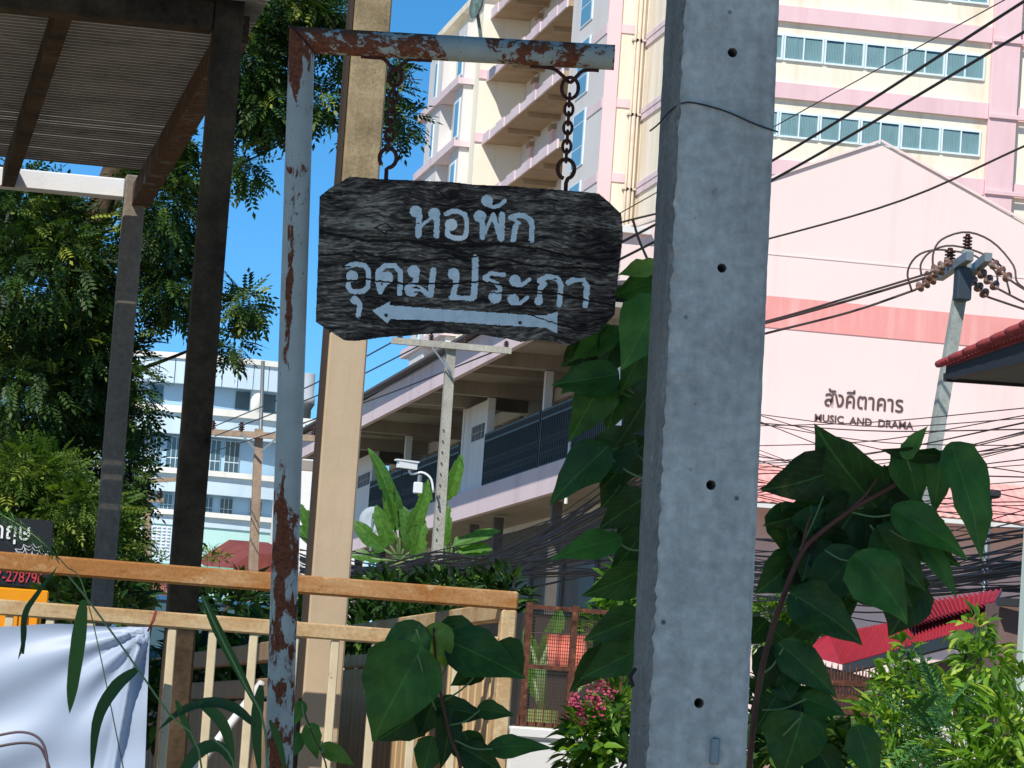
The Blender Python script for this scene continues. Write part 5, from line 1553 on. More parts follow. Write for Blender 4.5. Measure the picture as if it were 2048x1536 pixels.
bx0, bx1, by0, by1 = 626, 1250, 348, 696
STEP = 1.45
gx = np.arange(bx0, bx1, STEP); gy = np.arange(by0, by1, STEP)
GX, GY = np.meshgrid(gx, gy)                      # vertices in photo pixels
CX = (GX - 600) * S5; CY = (GY - 330) * S5        # in tracing units
def segdist(X, Y, pts):
    best = np.full(X.shape, 1e9)
    for (ax_, ay_), (bx_, by_) in zip(pts, pts[1:]):
        dx, dy = bx_ - ax_, by_ - ay_; L2 = dx * dx + dy * dy + 1e-9
        tt = np.clip(((X - ax_) * dx + (Y - ay_) * dy) / L2, 0, 1)
        best = np.minimum(best, np.hypot(X - ax_ - tt * dx, Y - ay_ - tt * dy))
    return best
def inpoly(X, Y, poly):
    ins = np.zeros(X.shape, bool); n = len(poly)
    for i in range(n):
        x1, y1 = poly[i]; x2, y2 = poly[(i + 1) % n]
        c = ((y1 > Y) != (y2 > Y)) & (X < (x2 - x1) * (Y - y1) / (y2 - y1 + 1e-12) + x1)
        ins ^= c
    return ins
def vnoise(X, Y, seed):
    rg = np.random.default_rng(seed); T = rg.random((256, 256))
    xi = np.floor(X).astype(int); yi = np.floor(Y).astype(int); fx = X - xi; fy = Y - yi
    fx = fx * fx * (3 - 2 * fx); fy = fy * fy * (3 - 2 * fy)
    g_ = lambda a, b: T[a % 256, b % 256]
    return (g_(xi, yi) * (1 - fx) + g_(xi + 1, yi) * fx) * (1 - fy) + (g_(xi, yi + 1) * (1 - fx) + g_(xi + 1, yi + 1) * fx) * fy
warp = (vnoise(CX / 210, CY / 170, 1) - .5) * 60 + (vnoise(CX / 60, CY / 60, 31) - .5) * 14
kn = 24 * np.exp(-((CX - 900) / 70) ** 2 - ((CY - 170) / 50) ** 2) - 22 * np.exp(-((CX - 510) / 90) ** 2 - ((CY - 380) / 50) ** 2)
gv = CY + warp + kn
grain = vnoise(CX / 46, gv / 5.0, 2) * .5 + vnoise(CX / 22, gv / 3.0, 3) * .45 + vnoise(CX / 130, gv / 14, 4) * .4
height = (grain - .65) * .0010
crack = np.zeros(GX.shape)
for cw, pts in CRK:
    dd = segdist(CX, CY + 5 * (vnoise(CX / 22, CY / 22, 6) - .5) * 2, pts)
    crack = np.maximum(crack, np.clip(1 - dd / (cw * 1.6), 0, 1))
thin = vnoise(CX / 140, gv / 7, 8); crack = np.maximum(crack, np.clip((thin - .90) * 9, 0, .8))
height = height - crack * .007
knh = np.exp(-(((CX - 925) / 26) ** 2 + ((CY - 170) / 20) ** 2)); height -= knh * .006
front = PV(940, 520, DG)
off_n = -Fh
ins_c = inpoly(GX[:-1, :-1] + STEP / 2, GY[:-1, :-1] + STEP / 2, OUT)
edge_n = np.zeros(GX.shape)
V = []
nyv, nxv = GX.shape
rx = (GX - 1024) / FPX; ry = (GY - 768) / FPX
RAY = np.array(Fv)[None, None, :] + rx[..., None] * np.array(Rv) - ry[..., None] * np.array(Uv)
den = RAY @ np.array(Fh)
PT = np.array(CAM) + RAY * ((DG - .012) / den)[..., None]
PT = PT + np.array(off_n) * height[..., None]
idx = np.arange(nyv * nxv).reshape(nyv, nxv)
quads = np.stack([idx[:-1, :-1], idx[1:, :-1], idx[1:, 1:], idx[:-1, 1:]], -1)
def grid_obj(name, mask, pts, mat, parent, extra=None, tint=None):
    q = quads[mask]; used, inv = np.unique(q, return_inverse=True)
    v = pts.reshape(-1, 3)[used]; f = inv.reshape(q.shape)
    m = MB(); m.v = [tuple(a) for a in v]; m.f = [tuple(a) for a in f.tolist()]
    nv = len(m.v)
    if extra: m.add(*extra)
    o = m.build(name, mat, parent)
    if tint is not None:
        tv = np.concatenate([tint.ravel()[used], np.full(len(m.v) - nv, .25)])
        add_tint(o.data, tv)
    return o
t = NT('weathered_board')
at = t.new('ShaderNodeAttribute'); at.attribute_name = 'tint'
cw_ = t.ramp(at.outputs['Fac'], [(.0, lin('#0b0908')), (.28, lin('#2f2722')), (.55, lin('#54493f')), (.8, lin('#857868')), (1.0, lin('#b0a28f'))])
t.col(t.mix(cw_, t.ramp(t.noise(6, 5), [(.3, G(.65)), (.7, G(1.2))]), 1.0, 'MULTIPLY')); t.rough(.85, .25); t.bump(t.noise(220, 3), .3, .002)
M_board = t.m
t = NT('pale_sign_paint'); t.col(t.mix(lin('#cfdad8'), lin('#eef4f1'), t.ramp(t.noise(40, 6, .7), [(.3, G(0)), (.65, G(1))]))); t.rough(.7, .3); t.bump(t.noise(160, 3), .3, .002); M_sp = t.m
board = thing('sign_board', 'dark weathered wooden board with pale painted script and an arrow pointing left', 'sign', PV(935, 690, DG))
body = ([], [])
nO = len(OUT)
vsb = [PV(x, y, DG - .010) for x, y in OUT] + [PV(935 + (x - 935) * .997, 520 + (y - 520) * .997, DG + .022) for x, y in OUT]
fsb = [tuple(range(nO - 1, -1, -1)), tuple(range(nO, 2 * nO))] + [(i, (i + 1) % nO, nO + (i + 1) % nO, nO + i) for i in range(nO)]
gray = np.clip(.16 + (grain - .67) * .95 + .30 + .42 * (vnoise(CX / 230, gv / 60, 12) - .5) + 1.0 * np.clip(vnoise(CX / 38, gv / 7, 14) - .66, 0, 1) + .25 * np.exp(-((CX - 480) / 260) ** 2 - ((CY - 330) / 130) ** 2) - crack * .9 - knh * .5, 0, 1)
bo = grid_obj('plank', ins_c, PT, M_board, board, (vsb, fsb), gray)
rag = (vnoise(CX / 9, CY / 7, 21) - .5) * 6 + (vnoise(CX / 3.5, CY / 3.5, 22) - .5) * 3
sd = np.full(GX.shape, 1e9); 
for hw, pts in STK: sd = np.minimum(sd, segdist(CX, CY, pts) - hw * 1.14)
sdc = (sd + rag * .8)
cen = lambda A: (A[:-1, :-1] + A[1:, :-1] + A[:-1, 1:] + A[1:, 1:]) / 4
crc = cen(crack)
PT2 = PT + np.array(off_n) * .0009
lt = (cen(sdc) < 0) & ins_c & (crc < .28) & ~((cen(grain) < .34) & (cen(sd) > -6))
l1 = lt & (cen(CY) < 500); l2 = lt & (cen(CY) >= 500)
grid_obj('lettering', l1, PT2, M_sp, board); grid_obj('lettering', l2, PT2, M_sp, board)
am = inpoly(cen(CX) + cen(rag) * .5, cen(CY) + cen(rag) * .7, ARROW) & ins_c & (crc < .35)
grid_obj('arrow', am, PT2, M_sp, board)
m = MB()
for (nx1, ny1) in ((1325, 950), (518, 905)):
    px_, py_ = c5(nx1, ny1); q = PV(px_, py_, DG - .016); m.tube([q, q + Fh * .01], .004, 8)
m.build('nail_head', M_dark, board)
# ------------------------------------------------------------------ leaves and plants
M_bark = concrete('bark', '#6b5a48', '#42362b', 8, .8, pits=False)
M_stem = paint('reddish_stem', '#6e4536', .15, 20, None, 0, .6)
M_pet = plain('pale_green_petiole', '#6f8852', .5)
M_heart = leaf_mat('heart_leaf', '#1b3416', '#4a7a2e', True, .3, .46, '#97b048')
M_grass = leaf_mat('grass_blade', '#1c3a20', '#47742f', False, .22, .5)
M_ban = leaf_mat('banana_leaf', '#2c5a26', '#6a9a3c', True, .35, .4, '#a9bf52')
M_tree = leaf_mat('tree_leaf', '#1a2d12', '#466428', False, .26, .5, '#95a044')
M_lite = leaf_mat('light_tree_leaf', '#2c4618', '#688230', False, .3, .5, '#a0a848')
M_shrub = leaf_mat('shrub_leaf', '#2c5320', '#74a030', False, .35, .42, '#b4c850')
M_fern = leaf_mat('fern_leaf', '#234a2c', '#4f8450', False, .3, .5, '#7aa860')
M_dkl = leaf_mat('dark_shrub_leaf', '#14290f', '#31551f', False, .25, .5, '#57762c')
M_shade = leaf_mat('shade_tree_leaf', '#182c14', '#3a5a26', False, .12, .5)

def petiole(mb, a, b, D, D2=None, r=.0024, sag=8):
    pts = [PV(a[0], a[1], D), PV((a[0] + b[0]) / 2, (a[1] + b[1]) / 2 + sag, (D + (D2 or D)) / 2), PV(b[0], b[1], D2 or D)]
    mb.tube(catmull(pts, 8), r, 6)
def plant(name, label, cat, base, leaves, stems, D, mat=None, stem_r=.011, group=None):
    t = thing(name, label, cat, base, group)
    sm = MB()
    for pts, r in stems:
        q = catmull([PV(x, y, D + (d[0] if d else 0)) for x, y, *d in pts], 6 * len(pts))
        sm.tube(q, [r * (1 - .45 * i / (len(q) - 1)) for i in range(len(q))], 8)
    st = sm.build('stem', M_stem, t, True)
    for L in leaves:
        base_, tip, w, dd, tilt, fold, droop, tint = L[:8]
        pet = L[8] if len(L) > 8 else None
        px_leaf('leaf', base_, tip, w * rnd.uniform(.92, 1.1), D + dd, mat or M_heart, t, (tilt[0] + rnd.uniform(-.12, .12), tilt[1] + rnd.uniform(-.12, .12)), fold, droop, min(1, max(0, tint * 1.12 + rnd.uniform(-.06, .12))))
        if pet: pm = MB(); petiole(pm, pet, base_, D + dd * .3, D + dd); pm.build('petiole', M_pet, t, True)
    return t
DVL = 8.35
leaves = [
 ((1318, 535), (1234, 552), 62, -.05, (.1, 1.1), .15, .1, .80, (1310, 600)), ((1312, 560), (1224, 592), 84, .02, (-.2, .3), .2, .1, .42, (1315, 640)),
 ((1308, 604), (1240, 742), 118, -.10, (-.25, .1), .12, .1, .62, (1312, 700)), ((1228, 668), (1142, 724), 64, .05, (-.4, .4), .2, .1, .58, (1290, 700)),
 ((1232, 662), (1182, 772), 88, .08, (.6, -.2), .3, .1, .10, (1290, 700)), ((1226, 748), (1102, 770), 92, 0, (-.2, .25), .25, .15, .36, (1296, 800)),
 ((1206, 762), (1136, 886), 88, .03, (.3, .0), .25, .1, .30, (1296, 800)), ((1308, 770), (1238, 884), 92, .0, (.5, -.3), .3, .1, .12, (1312, 830)),
 ((1300, 690), (1240, 790), 70, .03, (.1, -.1), .3, .1, .34, (1310, 760)),
 ((1262, 884), (1146, 922), 92, .02, (.2, -.1), .3, .1, .16, (1300, 930)), ((1206, 902), (1098, 1012), 88, -.02, (-.3, .1), .25, .12, .24, (1292, 960)),
 ((1292, 892), (1200, 982), 98, .06, (.4, -.3), .3, .1, .14, (1300, 960)), ((1290, 1000), (1196, 1062), 84, .02, (.3, -.1), .25, .1, .12, (1294, 1060)),
 ((1232, 1082), (1098, 1122), 74, -.04, (0, .7), .15, .1, .55, (1290, 1100)), ((1282, 1140), (1160, 1192), 74, .04, (.3, -.2), .3, .1, .16, (1288, 1180)),
 ((1276, 1238), (1166, 1282), 72, .04, (.2, 0), .3, .12, .2, (1284, 1270)), ((1280, 1300), (1160, 1358), 80, .06, (.3, .1), .3, .1, .22, (1282, 1340)), ((1284, 1065), (1216, 1150), 66, .1, (.2, 0), .3, .1, .1, (1290, 1120))]
lr0 = random.Random(8)
for k in range(12):
    bx_, by_ = lr0.uniform(1190, 1300), lr0.uniform(660, 1330)
    leaves.append(((bx_, by_), (bx_ + lr0.uniform(-90, 10), by_ + lr0.uniform(40, 100)), lr0.uniform(60, 90), lr0.uniform(.08, .2), (lr0.uniform(-.5, .5), lr0.uniform(-.4, .3)), .28, .12, lr0.uniform(.02, .3)))
plant('heart_leaf_vine', 'big heart-leaved vine hanging between the sign and the near pole', 'vine', (PV(1290, 1500, DVL).x, PV(1290, 1500, DVL).y, 0), leaves,
      [([(1275, 2600), (1272, 1500), (1284, 1270), (1294, 1060), (1300, 930), (1312, 760), (1318, 600), (1322, 520)], .010)], DVL)
DVR = 8.35
leaves = [
 ((1742, 1000), (1628, 846), 150, .05, (-.3, -.25), .22, .12, .14, (1705, 1015)), ((1668, 935), (1516, 978), 110, .06, (-.1, -.3), .25, .1, .08, (1600, 1100)), ((1690, 1010), (1524, 1052), 108, .1, (.1, -.4), .3, .1, .05, (1600, 1100)),
 ((1872, 912), (1756, 898), 46, -.03, (.1, -1.0), .4, .12, .03, (1840, 940)), ((1812, 912), (1856, 852), 40, -.05, (-.3, .4), .3, .1, .66, (1830, 950)), ((1808, 905), (1838, 1020), 86, 0, (.3, .1), .25, .12, .44, (1800, 960)),
 ((1908, 905), (1962, 1122), 104, -.08, (.35, .15), .32, .16, .64, (1850, 935)), ((1884, 912), (1868, 1030), 66, -.02, (-.5, .1), .3, .1, .40), ((1796, 1026), (1936, 1122), 92, -.06, (.2, .45), .28, .14, .66, (1705, 1025)),
 ((1716, 1122), (1814, 1250), 122, -.08, (.25, .2), .3, .14, .64, (1650, 1100)), ((1706, 1112), (1600, 1236), 104, 0, (-.3, -.1), .25, .12, .28, (1650, 1100)), ((1846, 1082), (1914, 1198), 50, .02, (.4, .1), .3, .15, .5, (1780, 1060)),
 ((1764, 1062), (1852, 1182), 96, .04, (.2, 0), .3, .12, .34, (1740, 1050)), ((1736, 1088), (1690, 1200), 96, .09, (0, -.2), .25, .1, .12), ((1650, 1080), (1560, 1180), 100, .1, (0, -.3), .25, .1, .08), ((1590, 1120), (1508, 1188), 96, .1, (0, -.2), .25, .1, .22, (1565, 1210)),
 ((1592, 1196), (1726, 1292), 100, -.04, (.1, .1), .25, .14, .2, (1570, 1200)), ((1650, 1200), (1560, 1290), 90, .08, (0, -.2), .3, .1, .1), ((1566, 1296), (1676, 1398), 84, -.04, (.1, .2), .25, .12, .22, (1530, 1345)), ((1540, 1300), (1524, 1392), 70, .05, (.2, -.1), .3, .1, .1),
 ((1612, 1398), (1694, 1432), 62, -.04, (.1, .5), .2, .12, .3, (1525, 1420)), ((1600, 1436), (1560, 1560), 128, -.1, (-.1, .25), .15, .1, .36, (1520, 1500)), ((1716, 1462), (1752, 1580), 74, -.12, (.1, .3), .15, .1, .4), ((1640, 1500), (1690, 1580), 80, -.02, (.1, 0), .3, .1, .12), ((1548, 1400), (1506, 1470), 64, .05, (0, .1), .3, .1, .16),
 ((1790, 1120), (1736, 1210), 80, .12, (0, -.2), .25, .1, .1), ((1830, 1000), (1760, 1090), 100, .12, (0, -.3), .25, .1, .08), ((1850, 1040), (1880, 1120), 70, .08, (.2, 0), .25, .1, .22), ((1740, 960), (1820, 1050), 110, .10, (0, -.2), .25, .1, .12), ((1700, 1040), (1630, 1110), 90, .12, (0, -.3), .25, .1, .06)]
import itertools
lr = random.Random(3)
for k in range(26):        # inner leaves, their shade put into a darker tint
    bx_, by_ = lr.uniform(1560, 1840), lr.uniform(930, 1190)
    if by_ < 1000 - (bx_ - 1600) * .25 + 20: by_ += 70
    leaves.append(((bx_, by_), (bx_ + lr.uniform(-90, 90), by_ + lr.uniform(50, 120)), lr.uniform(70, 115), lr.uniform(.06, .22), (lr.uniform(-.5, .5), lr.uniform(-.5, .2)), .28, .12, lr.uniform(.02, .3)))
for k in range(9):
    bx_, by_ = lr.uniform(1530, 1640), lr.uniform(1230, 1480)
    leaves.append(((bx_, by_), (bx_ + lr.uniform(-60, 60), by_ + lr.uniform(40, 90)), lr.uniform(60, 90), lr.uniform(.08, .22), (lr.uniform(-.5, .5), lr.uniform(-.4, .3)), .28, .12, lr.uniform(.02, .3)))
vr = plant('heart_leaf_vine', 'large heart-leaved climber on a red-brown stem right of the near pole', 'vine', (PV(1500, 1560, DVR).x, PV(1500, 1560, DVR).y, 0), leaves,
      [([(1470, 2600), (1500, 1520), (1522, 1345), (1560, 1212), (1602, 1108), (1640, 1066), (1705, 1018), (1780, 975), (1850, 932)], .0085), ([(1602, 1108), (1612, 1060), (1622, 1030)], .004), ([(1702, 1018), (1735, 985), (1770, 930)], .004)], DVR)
# leaves of the plant in front of the gate
DVC = 9.3
leaves = [
 ((836, 1310), (744, 1484), 152, -.12, (-.15, .15), .10, .08, .58, (872, 1420)), ((832, 1258), (752, 1396), 100, -.02, (-.3, .1), .2, .1, .40, (868, 1330)), ((868, 1254), (892, 1338), 66, 0, (.4, .2), .2, .1, .92, (872, 1330)), ((888, 1262), (900, 1330), 44, -.02, (-.3, .2), .2, .1, .86),
 ((908, 1284), (1054, 1358), 104, .0, (.15, .5), .2, .15, .34, (880, 1360)), ((886, 1258), (984, 1312), 74, .06, (.2, .1), .3, .12, .18), ((962, 1338), (900, 1372), 48, .03, (0, .2), .3, .1, .08, (890, 1400)), ((840, 1424), (752, 1482), 76, .05, (0, -.3), .3, .1, .06),
 ((870, 1400), (838, 1476), 70, .04, (.1, -.2), .3, .1, .08), ((880, 1412), (978, 1432), 58, .02, (0, .3), .25, .14, .14), ((960, 1420), (1030, 1432), 44, .0, (0, .4), .25, .14, .22, (900, 1450)), ((985, 1498), (1108, 1498), 56, -.04, (0, .6), .2, .15, .5, (910, 1480)),
 ((900, 1430), (880, 1540), 60, -.02, (.3, 0), .3, .1, .14), ((862, 1480), (840, 1560), 56, 0, (0, .2), .3, .1, .28), ((930, 1470), (960, 1550), 70, .03, (.1, 0), .3, .1, .1), ((930, 1500), (1010, 1550), 60, .0, (.1, .2), .3, .1, .18), ((800, 1310), (740, 1420), 70, .06, (-.2, 0), .2, .1, .3), ((1000, 1290), (1046, 1356), 60, .05, (.2, .1), .3, .1, .2)]
plant('broad_leaf_plant', 'broad-leaved plant with one large green leaf in front of the gate', 'plant', (PV(915, 1560, DVC).x, PV(915, 1560, DVC).y, 0), leaves,
      [([(930, 2500), (922, 1545), (900, 1470), (884, 1400), (872, 1320), (868, 1256)], .006)], DVC)
leaves = [((604, 1406), (588, 1452), 30, 0, (.1, .3), .2, .1, .7, (612, 1440)), ((622, 1452), (636, 1520), 44, 0, (-.1, .2), .2, .1, .7, (612, 1440)), ((648, 1494), (710, 1532), 38, 0, (.2, .5), .2, .15, .74, (640, 1500)), ((596, 1470), (570, 1530), 40, .03, (0, .1), .2, .1, .4)]
plant('broad_leaf_seedling', 'small light green seedling at the foot of the sign post', 'plant', (PV(650, 1560, 8.9).x, PV(650, 1560, 8.9).y, 0), leaves, [([(700, 2500), (655, 1545), (625, 1470), (604, 1410)], .003)], 8.9)
# broad grass
DGR = 8.0
gr = thing('broad_grass', 'tall broad-bladed grass in front of the white banner', 'grass', (PV(420, 1560, DGR).x, PV(420, 1560, DGR).y, 0))
sm = MB()
for pts, r in (([(470, 2500), (400, 1510), (336, 1425), (246, 1296), (176, 1200), (134, 1148)], .0024), ([(560, 2500), (530, 1460), (490, 1370), (440, 1270), (404, 1190)], .0028), ([(480, 2500), (470, 1540), (420, 1470)], .0025)):
    sm.tube(catmull([PV(x, y, DGR) for x, y in pts], 24), r, 6)
sm.build('stem', M_pet, gr, True)
for pts, w, ti in (([(46, 1308), (50, 1232), (72, 1192), (118, 1130)], 13, .15), ([(168, 1200), (158, 1280), (146, 1370), (139, 1428)], 30, .55), ([(276, 1338), (232, 1376), (196, 1442), (182, 1560)], 26, .22), ([(512, 1452), (470, 1416), (420, 1404), (362, 1422), (314, 1462)], 22, .12),
                   ([(398, 1404), (446, 1452), (470, 1540)], 24, .4), ([(404, 1190), (440, 1270), (482, 1350), (528, 1442)], 20, .45), ([(522, 1370), (512, 1450), (520, 1560)], 24, .28), ([(356, 1560), (396, 1504), (440, 1494), (474, 1545)], 28, .25), ([(352, 1400), (372, 1450), (390, 1500)], 14, .5),
                   ([(540, 1440), (560, 1490), (575, 1560)], 14, .4), ([(50, 1232), (48, 1280), (36, 1320)], 9, .15)):
    pts2 = pts if len(pts) > 2 else pts
    px_blade('blade', pts2, w, DGR, M_grass, gr, ti)
fr = thing('feathery_grass', 'feathery green grass plume crossing the black advert', 'grass', PV(110, 1180, 9))
tv = tmpl_leaf(1, .12, .1, .3)
n = 260; tt = nrng.random(n); pts = np.array([np.array(PV(-30 + 140 * a + nrng.normal() * (14 * (1 - a) + 2), 1012 + 100 * a + nrng.normal() * (14 * (1 - a) + 2), 9.0)) for a in tt])
axs = np.tile(np.array(Rv * .8 - Uv * .7), (n, 1)) + nrng.normal(size=(n, 3)) * .5
foliage_mesh('plume', pts, axs, nrng.uniform(.012, .028, n), tv, nrng.uniform(.4, .9, n), M_grass, fr)
m = MB(); m.tube(catmull([PV(-30, 1010, 9), PV(60, 1065, 9), PV(130, 1130, 9), PV(175, 1200, 9), PV(260, 1600, 9)], 20), .0015, 5); m.build('stalk', M_pet, fr, True)

# ------------------------------------------------------------------ trees at the left
PIN = tmpl_pinnate(5, 1.0, .34, .46, .3)
def tree(name, label, trunk, blobs, n, size, tmpl, mat, tlo, thi, group=None, branches=(), shell=.35, droop=-.35, D=None, tr=.16, skip=None):
    t = thing(name, label, 'tree', (trunk[0].x, trunk[0].y, 0), group)
    m = MB(); q = catmull([Vector((trunk[0].x, trunk[0].y, 0))] + trunk[1:], 20)
    m.tube(q, [tr * (1 - .6 * i / 19) for i in range(20)], 10)
    for b in branches:
        q = catmull(b[0], 12); m.tube(q, [b[1] * (1 - .75 * i / 11) for i in range(12)], 6)
    m.build('trunk', M_bark, t, True)
    pts, ax, dep = blob_points(blobs, n, shell)
    ax = ax + nrng.normal(size=ax.shape) * .55; ax[:, 2] += droop
    ti = np.clip(nrng.normal((tlo + thi) / 2, (thi - tlo) / 2.2, len(pts)), 0, 1)
    foliage_mesh('crown', pts, ax, nrng.uniform(size * .7, size * 1.3, len(pts)), tmpl, ti, mat, t)
    return t
br = []
for (a, b, c, r) in (((120, 600), (300, 300), (480, 150), .05), ((480, 60), (620, 30), (800, 250), .02), ((60, 560), (150, 480), (205, 400), .03), ((250, 750), (380, 700), (450, 660), .02), ((300, 280), (360, 420), (400, 560), .02), ((620, 30), (700, 140), (845, 160), .012),
                     ((130, 420), (100, 560), (200, 640), .02), ((20, 560), (110, 575), (170, 590), .018), ((560, 200), (640, 240), (690, 250), .012), ((430, 350), (540, 300), (600, 260), .012)):
    br.append(([PV(a[0], a[1], 30), PV(b[0], b[1], 30), PV(c[0], c[1], 29.7)], r))
DTR = 30.0
blobs = [(80, 560, 30, 165, 185, 1.6, 9), (60, 800, 30, 140, 160, 1.4, 8), (180, 700, 30, 70, 150, 1.0, 4), (140, 950, 30, 120, 80, 1.0, 3), (40, 430, 30, 120, 80, 1.2, 3.4),
         (330, 420, 30, 75, 130, 1.0, 3.4), (320, 290, 30, 55, 50, .8, 1.4), (345, 580, 30, 60, 55, .7, 1.3), (500, 110, 30, 58, 105, .8, 3.2), (535, 210, 30, 62, 50, .7, 1.8), (560, 30, 30, 105, 38, .8, 2.4), (655, 20, 30, 60, 34, .6, 1.1), (640, 200, 30, 40, 40, .4, .5), (492, 330, 30, 22, 40, .5, .4),
         (490, 610, 30, 26, 30, .4, .45), (462, 690, 30, 22, 28, .4, .28), (275, 780, 30, 20, 120, .6, 1.0), (690, 100, 30, 40, 40, .5, .4), (765, 190, 30, 45, 35, .5, .42), (800, 240, 30, 30, 26, .4, .25), (730, 270, 30, 22, 22, .3, .16), (780, 130, 30, 36, 16, .3, .2), (262, 960, 30, 26, 80, .6, .8)]
tree('feathery_tree', 'big dark feathery-leaved tree filling the upper left', [PV(100, 1500, 30), PV(110, 1000, 30), PV(140, 600, 30), PV(320, 150, 30), PV(480, 20, 29.8)], blobs, 11000, .165, PIN, M_tree, .05, .7, branches=br, shell=.25)
blobs = [(70, 960, 26, 90, 60, .8, 3), (150, 1040, 26, 110, 70, .9, 4), (40, 1080, 26, 100, 90, .8, 4), (220, 1090, 26, 60, 60, .6, 2), (250, 1150, 26, 45, 40, .5, 1), (150, 1150, 26, 90, 50, .6, 2), (30, 1000, 26, 70, 80, .8, 2)]
tree('light_green_tree', 'small light yellow-green tree behind the black advert', [PV(150, 1500, 26), PV(150, 1300, 26), PV(140, 1120, 26)], blobs, 3800, .14, PIN, M_lite, .1, .75, tr=.07)
def shrub(name, label, blobs, n, size, mat, tlo, thi, tmpl, base, shell=.3, updir=.35, cat='shrub', group=None):
    t = thing(name, label, cat, (base.x, base.y, 0), group)
    m = MB()
    for b in blobs[:5]:
        p = P(b[0], b[1], b[2]); m.tube(catmull([Vector((base.x + rnd.uniform(-.1, .1), base.y, 0)), base.lerp(p, .5), p], 8), [.018 - .0018 * i for i in range(8)], 6)
    m.build('stem', M_bark, t, True)
    pts, ax, dep = blob_points(blobs, n, shell)
    ax = ax + nrng.normal(size=ax.shape) * .45; ax[:, 2] += updir
    ti = np.clip(nrng.normal((tlo + thi) / 2, (thi - tlo) / 2.2, len(pts)), 0, 1)
    foliage_mesh('foliage', pts, ax, nrng.uniform(size * .65, size * 1.25, len(pts)), tmpl, ti, mat, t)
    return t
LF = tmpl_leaf(1, .42, .18, .3); LN = tmpl_leaf(1, .2, .12, .5)
shrub('leafy_shrub', 'sunlit bright green shrub in front of the red roof', [(1950, 1262, 19, 40, 34, .25), (1965, 1330, 19, 55, 50, .35), (1860, 1375, 19, 80, 34, .4), (1790, 1350, 19, 40, 36, .3), (1812, 1300, 19, 18, 26, .2), (1900, 1400, 19, 90, 40, .4), (2020, 1385, 19, 55, 45, .35), (1790, 1390, 19, 50, 40, .3)], 900, .085, M_shrub, .25, .85, LF, PV(1880, 1500, 19), updir=-.1)
shrub('croton_shrub', 'yellow-green long-leaved shrub at the lower right, left of the fern', [(1775, 1440, 16, 55, 40, .25), (1760, 1500, 16, 70, 50, .3), (1810, 1520, 16, 60, 40, .3)], 420, .12, M_shrub, .3, .9, LN, PV(1780, 1600, 16))
shrub('croton_shrub', 'yellow-green long-leaved shrub in the lower right corner', [(2010, 1450, 15.5, 60, 50, .3), (2020, 1520, 15.5, 70, 50, .3), (1960, 1530, 15.5, 60, 40, .3)], 460, .13, M_shrub, .25, .85, LN, PV(2010, 1600, 15.5))
FRN = tmpl_pinnate(13, 1.0, .16, .3, .5)
shrub('fern', 'blue-green fern with arching fronds at the lower right', [(1890, 1470, 15.8, 70, 35, .2), (1900, 1520, 15.8, 90, 40, .25)], 90, .32, M_fern, .3, .8, FRN, PV(1890, 1600, 15.8), updir=.1, cat='fern')
shrub('round_bush', 'round green bush behind the climber beside the red roof', [(1600, 1265, 42, 50, 40, .5), (1545, 1250, 42, 50, 50, .5), (1640, 1290, 42, 30, 20, .3)], 500, .16, M_shrub, .15, .6, LF, PV(1600, 1500, 42))
shrub('dark_bush', 'dark green undergrowth at the foot of the climber', [(1580, 1480, 13, 80, 60, .4), (1660, 1500, 13, 60, 40, .3), (1540, 1420, 13, 40, 60, .3)], 330, .11, M_dkl, .2, .9, LF, PV(1600, 1600, 13))
fb = shrub('flowering_bush', 'bush with pink flower clusters left of the near pole', [(1190, 1470, 14.5, 60, 50, .3), (1230, 1420, 14.5, 40, 60, .3), (1160, 1500, 14.5, 40, 40, .2), (1250, 1520, 14.5, 60, 50, .3)], 650, .075, M_shrub, .0, .75, LF, PV(1200, 1600, 14.5))
t = NT('pink_petal'); t.col(t.mix(lin('#9c2f4c'), lin('#c8587a'), t.noise(30, 3))); t.rough(.6); M_petal = t.m
for (fx, fy, k) in ((1150, 1402, 14), (1160, 1420, 12), (1205, 1372, 16), (1190, 1400, 18), (1222, 1385, 14), (1200, 1420, 14), (1166, 1440, 9), (1182, 1385, 10)):
    n = k * 3; c = np.array(P(fx, fy, 14.2)); pts = c + nrng.normal(size=(n, 3)) * .014
    foliage_mesh('flower_cluster', pts, nrng.normal(size=(n, 3)), nrng.uniform(.010, .018, n), tmpl_leaf(1, .8, .2, .1), np.ones(n), M_petal, fb)
shrub('climbing_bush', 'bright green bush behind the vine, above the pink flowers', [(1225, 1260, 20, 70, 60, .4), (1250, 1180, 20, 50, 50, .4), (1200, 1330, 20, 40, 40, .3), (1280, 1330, 20, 40, 60, .3)], 800, .085, M_shrub, .05, .65, LF, PV(1240, 1600, 20))
GBK = 'plants seen through the gate bars'
shrub('hedge_plant', 'dark green foliage behind the bars, left of the square post', [(420, 1350, 17, 110, 70, .5), (350, 1420, 17, 70, 80, .5), (470, 1440, 17, 90, 80, .5), (520, 1290, 17, 60, 50, .4)], 900, .12, M_dkl, .15, .9, LF, PV(420, 1600, 17))
shrub('hedge_plant', 'dark green foliage below the cable tangle, right of the square post', [(780, 1195, 30, 110, 45, .8), (890, 1190, 30, 110, 45, .8), (760, 1260, 26, 120, 50, .6), (900, 1280, 26, 130, 60, .6), (1000, 1200, 30, 60, 60, .6), (600, 1250, 26, 60, 80, .5), (700, 1340, 26, 120, 60, .5)], 3200, .12, M_dkl, .0, .85, LF, PV(840, 1600, 27))
shrub('hedge_plant', 'dark low foliage behind the gate rails beside the orange cart', [(140, 1210, 22, 80, 50, .5), (230, 1200, 22, 60, 60, .4), (460, 1210, 22, 80, 50, .5)], 620, .13, M_dkl, .1, .7, LF, PV(160, 1600, 22))
